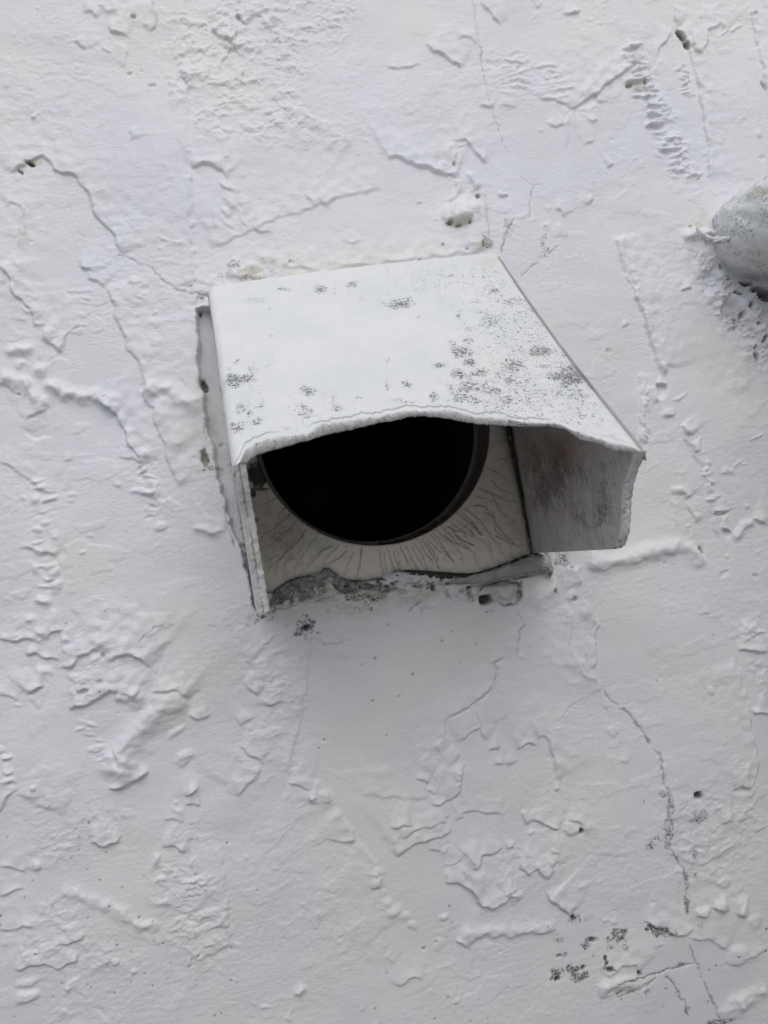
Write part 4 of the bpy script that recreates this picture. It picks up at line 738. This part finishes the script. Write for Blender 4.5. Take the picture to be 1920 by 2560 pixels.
# sliver of peeling paint at the front edge
p0=P(1292,1052,101);p1=P(1340,1068,103);p2=P(1300,1060,100.5)
a0,a1,a2=P(1268,1050,99.5),P(1312,1055,101.2),P(1339,1069,103.5)
vs=[P(1270,1048,99.6),P(1272,1056,99.3),P(1300,1055,101.2),P(1300,1063,100.8),P(1322,1063,102.6),P(1321,1068,102.2),P(1341,1069.5,103.6)]
vs2=[v+np.array([0,.35,-.25]) for v in vs]
fs=[(0,1,3,2),(2,3,5,4),(4,5,6),(7,9,10,8),(9,11,12,10),(11,13,12),(0,2,9,7),(2,4,11,9),(4,6,13,11),(1,8,10,3),(3,10,12,5),(5,12,13,6),(0,7,8,1)]
link('paint_sliver',raw_mesh('paint_sliver',vs,fs),MH,hood)

# back plate with the round opening and crazing
na,nr_=900,90
ang=np.linspace(0,2*np.pi,na,endpoint=False)
RO=52.2
ca,sa=np.cos(ang),np.sin(ang)
ext=np.minimum(61.4/np.maximum(np.abs(ca),1e-6),np.where(sa<0,73,66)/np.maximum(np.abs(sa),1e-6))
kr=np.linspace(0,1,nr_)
PXX=np.outer(kr,(ext-RO)*ca)+RO*ca; PZZ=np.outer(kr,(ext-RO)*sa)+RO*sa
lipy=np.exp(-(np.hypot(PXX,PZZ)-RO)/.6)*.6
PYY=0*PXX+.3-.12*noise(PXX,PZZ,12,seed=190)-.4+lipy
q_u,q_v=proj(PXX,PYY,PZZ)
Dp_=np.zeros_like(PXX); rs=np.random.RandomState(12)
uu=PXX+.45*noise(PXX,PZZ,5,seed=191)+.25*noise(PXX,PZZ,2,seed=192); vv_=PZZ+.45*noise(PXX,PZZ,5,seed=193)+.25*noise(PXX,PZZ,2,seed=194)
def cl_(pts,wd,dk):
    global Dp_
    pts=np.array(pts); lo_=pts.min(0)-2; hi_=pts.max(0)+2
    m_=(PXX>lo_[0])&(PXX<hi_[0])&(PZZ>lo_[1])&(PZZ<hi_[1])
    if not m_.any(): return
    d,_,ar,_=segdist(uu[m_],vv_[m_],pts); Dp_[m_]=np.maximum(Dp_[m_],dk*np.exp(-(d/wd)**2)*(1-.5*ar))
a=math.radians(262)
while a<math.radians(306):              # dense near-vertical cracks at the bottom
    a+=math.radians(rs.uniform(1.1,3.0)); r0=RO+rs.uniform(.3,3.5)
    x,z=r0*math.cos(a),r0*math.sin(a); pts=[(x,z)]; L=rs.uniform(8,19); da=rs.uniform(-.1,.22)
    for k in range(4):
        x+=L/4*math.cos(a+da+.12); z+=L/4*math.sin(a+da+.12); da+=rs.uniform(-.22,.22); pts.append((x,z))
    cl_(pts[::-1],rs.uniform(.20,.34),rs.uniform(.7,.98))
    if rs.rand()<.25:
        p=pts[2]; cl_([(p[0]+rs.uniform(-3,3),p[1]-6),(p[0]+.5,p[1]-2),p],.18,.6)
for q in ([(729,1282),(700,1310),(650,1345)],[(765,1325),(730,1370),(700,1385),(662,1402)],[(792,1340),(760,1380),(742,1410),(735,1435)],[(846,1362),(825,1385),(805,1410)],[(690,1245),(665,1260),(640,1268)],[(715,1270),(690,1290)],[(742,1300),(715,1330),(690,1350),(668,1370)],
          [(816,1370),(780,1395),(765,1415),(758,1430)],[(715,1380),(695,1405),(685,1440)],[(735,1395),(715,1400),(708,1430)],[(720,1375),(700,1395),(670,1425)],[(866,1378),(840,1400),(815,1415)],[(700,1330),(680,1345),(668,1350)],[(830,1365),(800,1385),(770,1420)],[(884,1380),(870,1410),(858,1440)],[(905,1372),(900,1410),(892,1445)],
          [(1215,1170),(1240,1180),(1265,1195),(1300,1210)],[(1195,1220),(1230,1235),(1250,1245),(1310,1262)],[(1165,1272),(1200,1300),(1220,1330),(1250,1370),(1262,1395)],[(1115,1318),(1140,1330),(1170,1310),(1195,1305)],[(1230,1235),(1245,1270),(1270,1295),(1300,1315)],[(1210,1280),(1235,1290),(1240,1330),(1270,1345),(1310,1350)],
          [(1125,1325),(1175,1335),(1205,1350),(1225,1370),(1232,1400)],[(1240,1340),(1262,1350),(1290,1362),(1310,1380)],[(1232,1200),(1250,1225),(1300,1240)],[(1110,1335),(1150,1380),(1160,1420)],[(1130,1330),(1180,1380),(1200,1420)],[(1190,1240),(1240,1255),(1262,1290)],[(1265,1100),(1240,1105)],[(1250,1145),(1280,1150)],[(1185,1262),(1215,1268),(1255,1330),(1300,1370)]):
    cl_(W(q),rs.uniform(.2,.32),rs.uniform(.55,.9))
nn=fbm(PXX,PZZ,3,3,seed=195)
# grime: right seam, lower seam, upper left patch
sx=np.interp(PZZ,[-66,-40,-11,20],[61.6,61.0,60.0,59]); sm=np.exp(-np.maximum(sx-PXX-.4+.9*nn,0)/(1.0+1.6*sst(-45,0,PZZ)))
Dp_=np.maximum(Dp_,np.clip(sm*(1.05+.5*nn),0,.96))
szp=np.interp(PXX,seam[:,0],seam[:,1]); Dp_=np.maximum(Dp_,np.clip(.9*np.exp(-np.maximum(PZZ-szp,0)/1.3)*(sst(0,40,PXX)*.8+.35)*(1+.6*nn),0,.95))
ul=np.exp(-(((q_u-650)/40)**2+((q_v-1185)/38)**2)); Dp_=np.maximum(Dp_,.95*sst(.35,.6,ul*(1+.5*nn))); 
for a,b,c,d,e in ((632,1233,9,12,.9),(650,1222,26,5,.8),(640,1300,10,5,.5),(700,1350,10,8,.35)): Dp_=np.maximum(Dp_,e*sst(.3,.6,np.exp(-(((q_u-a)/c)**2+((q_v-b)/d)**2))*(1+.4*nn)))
Op=np.clip(.55*np.exp(-(((q_u-720)/45)**2+((q_v-1340)/55)**2))+.28*nn+.25*np.exp(-(((q_u-1290)/26)**2+((q_v-1330)/60)**2)),0,.8)
Gp=.7*sst(.3,.55,np.exp(-(((q_u-795)/42)**2+((q_v-1362)/18)**2))*(1+.5*nn))
crk=Dp_.copy(); PYY=PYY+.18*np.clip(crk,0,1)
ob=link('back_plate',grid_mesh('back_plate',PXX,PYY,PZZ,attr=(Dp_,Op,Gp,Op*0),closed=True,flip=True),MP,hood); ob['label']='cream plastic back plate with fine dark radial cracks round the hole'
# duct: tube with a slight collar, closed in the dark far behind
A_=np.linspace(0,2*np.pi,160,endpoint=False)
def ring(name,ys,rs_,mat):
    a,y=np.meshgrid(A_,np.array(ys,float),indexing='ij'); r_=np.interp(y,ys,rs_)
    rr2=r_+.12*noise(a*16,y,3,seed=196)*(y>1)
    return link(name,grid_mesh(name,(rr2*np.cos(a)).T,y.T,(rr2*np.sin(a)).T,closed=True),mat,hood)
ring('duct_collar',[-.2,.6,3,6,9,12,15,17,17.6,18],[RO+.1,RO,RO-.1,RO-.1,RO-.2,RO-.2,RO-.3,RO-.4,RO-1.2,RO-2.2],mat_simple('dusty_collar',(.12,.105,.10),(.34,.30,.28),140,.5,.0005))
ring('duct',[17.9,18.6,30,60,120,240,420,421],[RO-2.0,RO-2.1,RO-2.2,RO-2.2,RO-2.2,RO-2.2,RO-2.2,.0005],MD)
# crumbs of debris lying in the duct mouth
MC=mat_simple('debris',(.05,.035,.03),(.16,.12,.10),400,.8,.0004)
r=np.random.RandomState(9); vs=[];fs=[]
for k in range(34):
    a=math.radians(r.normal(279,11)); y=r.uniform(2,12); s_=r.uniform(.5,1.7); c=np.array([(RO-.8)*math.cos(a),y,(RO-.8)*math.sin(a)]); b=len(vs)
    for dxyz in ((1,0,0),(-1,0,0),(0,1,0),(0,-1,0),(0,0,.8),(0,0,-.5)): vs.append(c+s_*np.array(dxyz)*r.uniform(.6,1.3,3))
    fs+=[(b+i,b+j,b+k2) for i,j,k2 in ((0,2,4),(2,1,4),(1,3,4),(3,0,4),(2,0,5),(1,2,5),(3,1,5),(0,3,5))]
o=link('debris',raw_mesh('debris',vs,fs),MC,hood); o['kind']='stuff'
# dark sealant bead folded into the lower right corner of the plate
def tube(name,path,rad,flat,mat,parent,n=28,nzamp=.0,seed=0,attr=None,sub=8,cap=True):
    p=np.array(path,float); tt=np.arange(len(p)); ts=np.linspace(0,len(p)-1,(len(p)-1)*sub+1)
    def cr(c):   # Catmull-Rom
        c=np.vstack([2*c[0]-c[1],c,2*c[-1]-c[-2]]) if c.ndim>1 else np.r_[2*c[0]-c[1],c,2*c[-1]-c[-2]]
        out=[]
        for t in ts:
            i=min(int(t),len(p)-2); f=t-i; a,b,c_,d=c[i],c[i+1],c[i+2],c[i+3]
            out.append(.5*((2*b)+(-a+c_)*f+(2*a-5*b+4*c_-d)*f*f+(-a+3*b-3*c_+d)*f**3))
        return np.array(out)
    q=cr(p); r_=np.maximum(cr(np.array(rad,float)),.05); tg=np.gradient(q,axis=0); tg/=np.linalg.norm(tg,axis=1)[:,None]
    ref=np.array([0,0,1.0]); XA=[];
    for i in range(len(q)):
        s=np.cross(tg[i],ref); s/=np.linalg.norm(s)+1e-9; u=np.cross(s,tg[i])
        a=np.linspace(0,2*np.pi,n,endpoint=False)
        XA.append(q[i]+r_[i]*(np.outer(np.cos(a),s)*flat+np.outer(np.sin(a),u)))
    XA=np.array(XA)
    if nzamp:
        cen=q[:,None,:]; dirv=XA-cen; dirv/=np.linalg.norm(dirv,axis=2)[...,None]+1e-9
        aa=np.linspace(0,2*np.pi,n,endpoint=False)[None,:]; ll=np.r_[0,np.cumsum(np.linalg.norm(np.diff(q,axis=0),axis=1))][:,None]
        R0=np.mean(rad)
        nn_=noise(ll+aa*0,R0*np.cos(aa)+ll*0,R0*.55,seed=seed)*.6+noise(ll+R0*np.sin(aa),R0*np.cos(aa)*1.0+ll*.3,R0*.22,seed=seed+1)*.35+noise(ll+R0*np.sin(aa)*1.3,R0*np.cos(aa)*1.1+ll*.6,R0*.09,seed=seed+2)*.16
        XA=XA+dirv*(nn_*nzamp)[...,None]
    at=attr(XA[...,0],XA[...,1],XA[...,2]) if attr else None
    return link(name,grid_mesh(name,XA[...,0],XA[...,1],XA[...,2],attr=at,closed=True),mat,parent)
MS=mat_simple('grey_sealant',(.20,.20,.20),(.60,.59,.57),230,.55,.0006)
tube('sealant_bead',[P(1090,1452,2),P(1150,1452,3.2),P(1210,1444,4),P(1270,1428,4.5),P(1325,1412,4.5),P(1358,1406,4),P(1374,1425,3),P(1376,1442,2)],[.4,1.0,1.9,2.8,3.4,3.2,2.0,.5],.55,MS,hood,n=60,nzamp=1.7,seed=200)
tube('sealant_line',[P(950,1446,1.5),P(1010,1432,2),P(1080,1436,2.2),P(1150,1442,2.4),P(1200,1436,2),P(1260,1414,1.8),P(1318,1388,1.6)],[.4,1.1,1.5,1.6,1.2,.8,.4],.8,mat_simple('black_grime',(.015,.013,.012),(.05,.045,.04),300,.7,.0003),hood,nzamp=.3,seed=204)

# ------------------------------------------------------------------ painted pipe at the right
pipe=thing('wall_pipe','thick white pipe with flaking paint coming out of the wall at the right edge','pipe',(.2,-.02,ZC+.06))
def p_attr(X_,Y_,Z_):
    a,b=proj(X_,Y_,Z_); g=lambda c,d,e,f:np.exp(-(((a-c)/e)**2+((b-d)/f)**2))
    Mm=np.clip(.75*g(1785,555,14,34)+.35*g(1830,545,40,24)+.12,0,1.2)
    return (0*a,np.clip(.8*g(1905,480,30,10)+.3*g(1900,640,60,60),0,1),0*a,Mm)
PIPE=[(196,22,66),(196,4,66),(197,-16,65),(205,-34,63),(226,-47,59),(262,-52,55),(330,-54,52),(420,-54,50)]
tube('pipe_body',PIPE,[19,20.5,21.5,22,21.5,21,21,21],1.0,MPI,pipe,n=130,nzamp=2.1,seed=210,attr=p_attr,sub=26)
MCau=mat_simple('white_caulk',(.62,.62,.64),(.78,.78,.79),120,.5,.0005)
tube('caulk_collar',[P(1742,570,3),P(1752,585,8),P(1775,597,12),P(1805,600,14),P(1835,590,15),P(1850,575,14)],[.4,1.2,.8,1.3,.9,.3],.7,MCau,pipe,nzamp=1.5,seed=215)

# ------------------------------------------------------------------ ground in front of the wall
t=NT('paving'); n=t.noise(6,4,.6,t.coords()); MG=t.fin(t.mix(n,(.34,.335,.33),(.44,.435,.43)),.9)
me=raw_mesh('ground',[(-60000,-60000,-1504),(60000,-60000,-1504),(60000,60000,-1504),(-60000,60000,-1504)],[(0,1,2,3)])
g=link('ground',me,MG); g['kind']='structure'
# unseen blockers added to shape the light: wall opposite, low pier the pipe enters
MN=mat_simple('blocker_render',(.60,.59,.57),(.68,.67,.65),9,.9,.002)
vs,fs=boxes([(-4000,4000,-1180,-960,-1510,BLOCKER_TOP)]); o=link('light_blocker_wall',raw_mesh('light_blocker_wall',vs,fs),MN); o['kind']='structure'
vs,fs=boxes([(262,900,-300,30,-1510,140)]); o=link('light_blocker_pier',raw_mesh('light_blocker_pier',vs,fs),MN); o['kind']='structure'
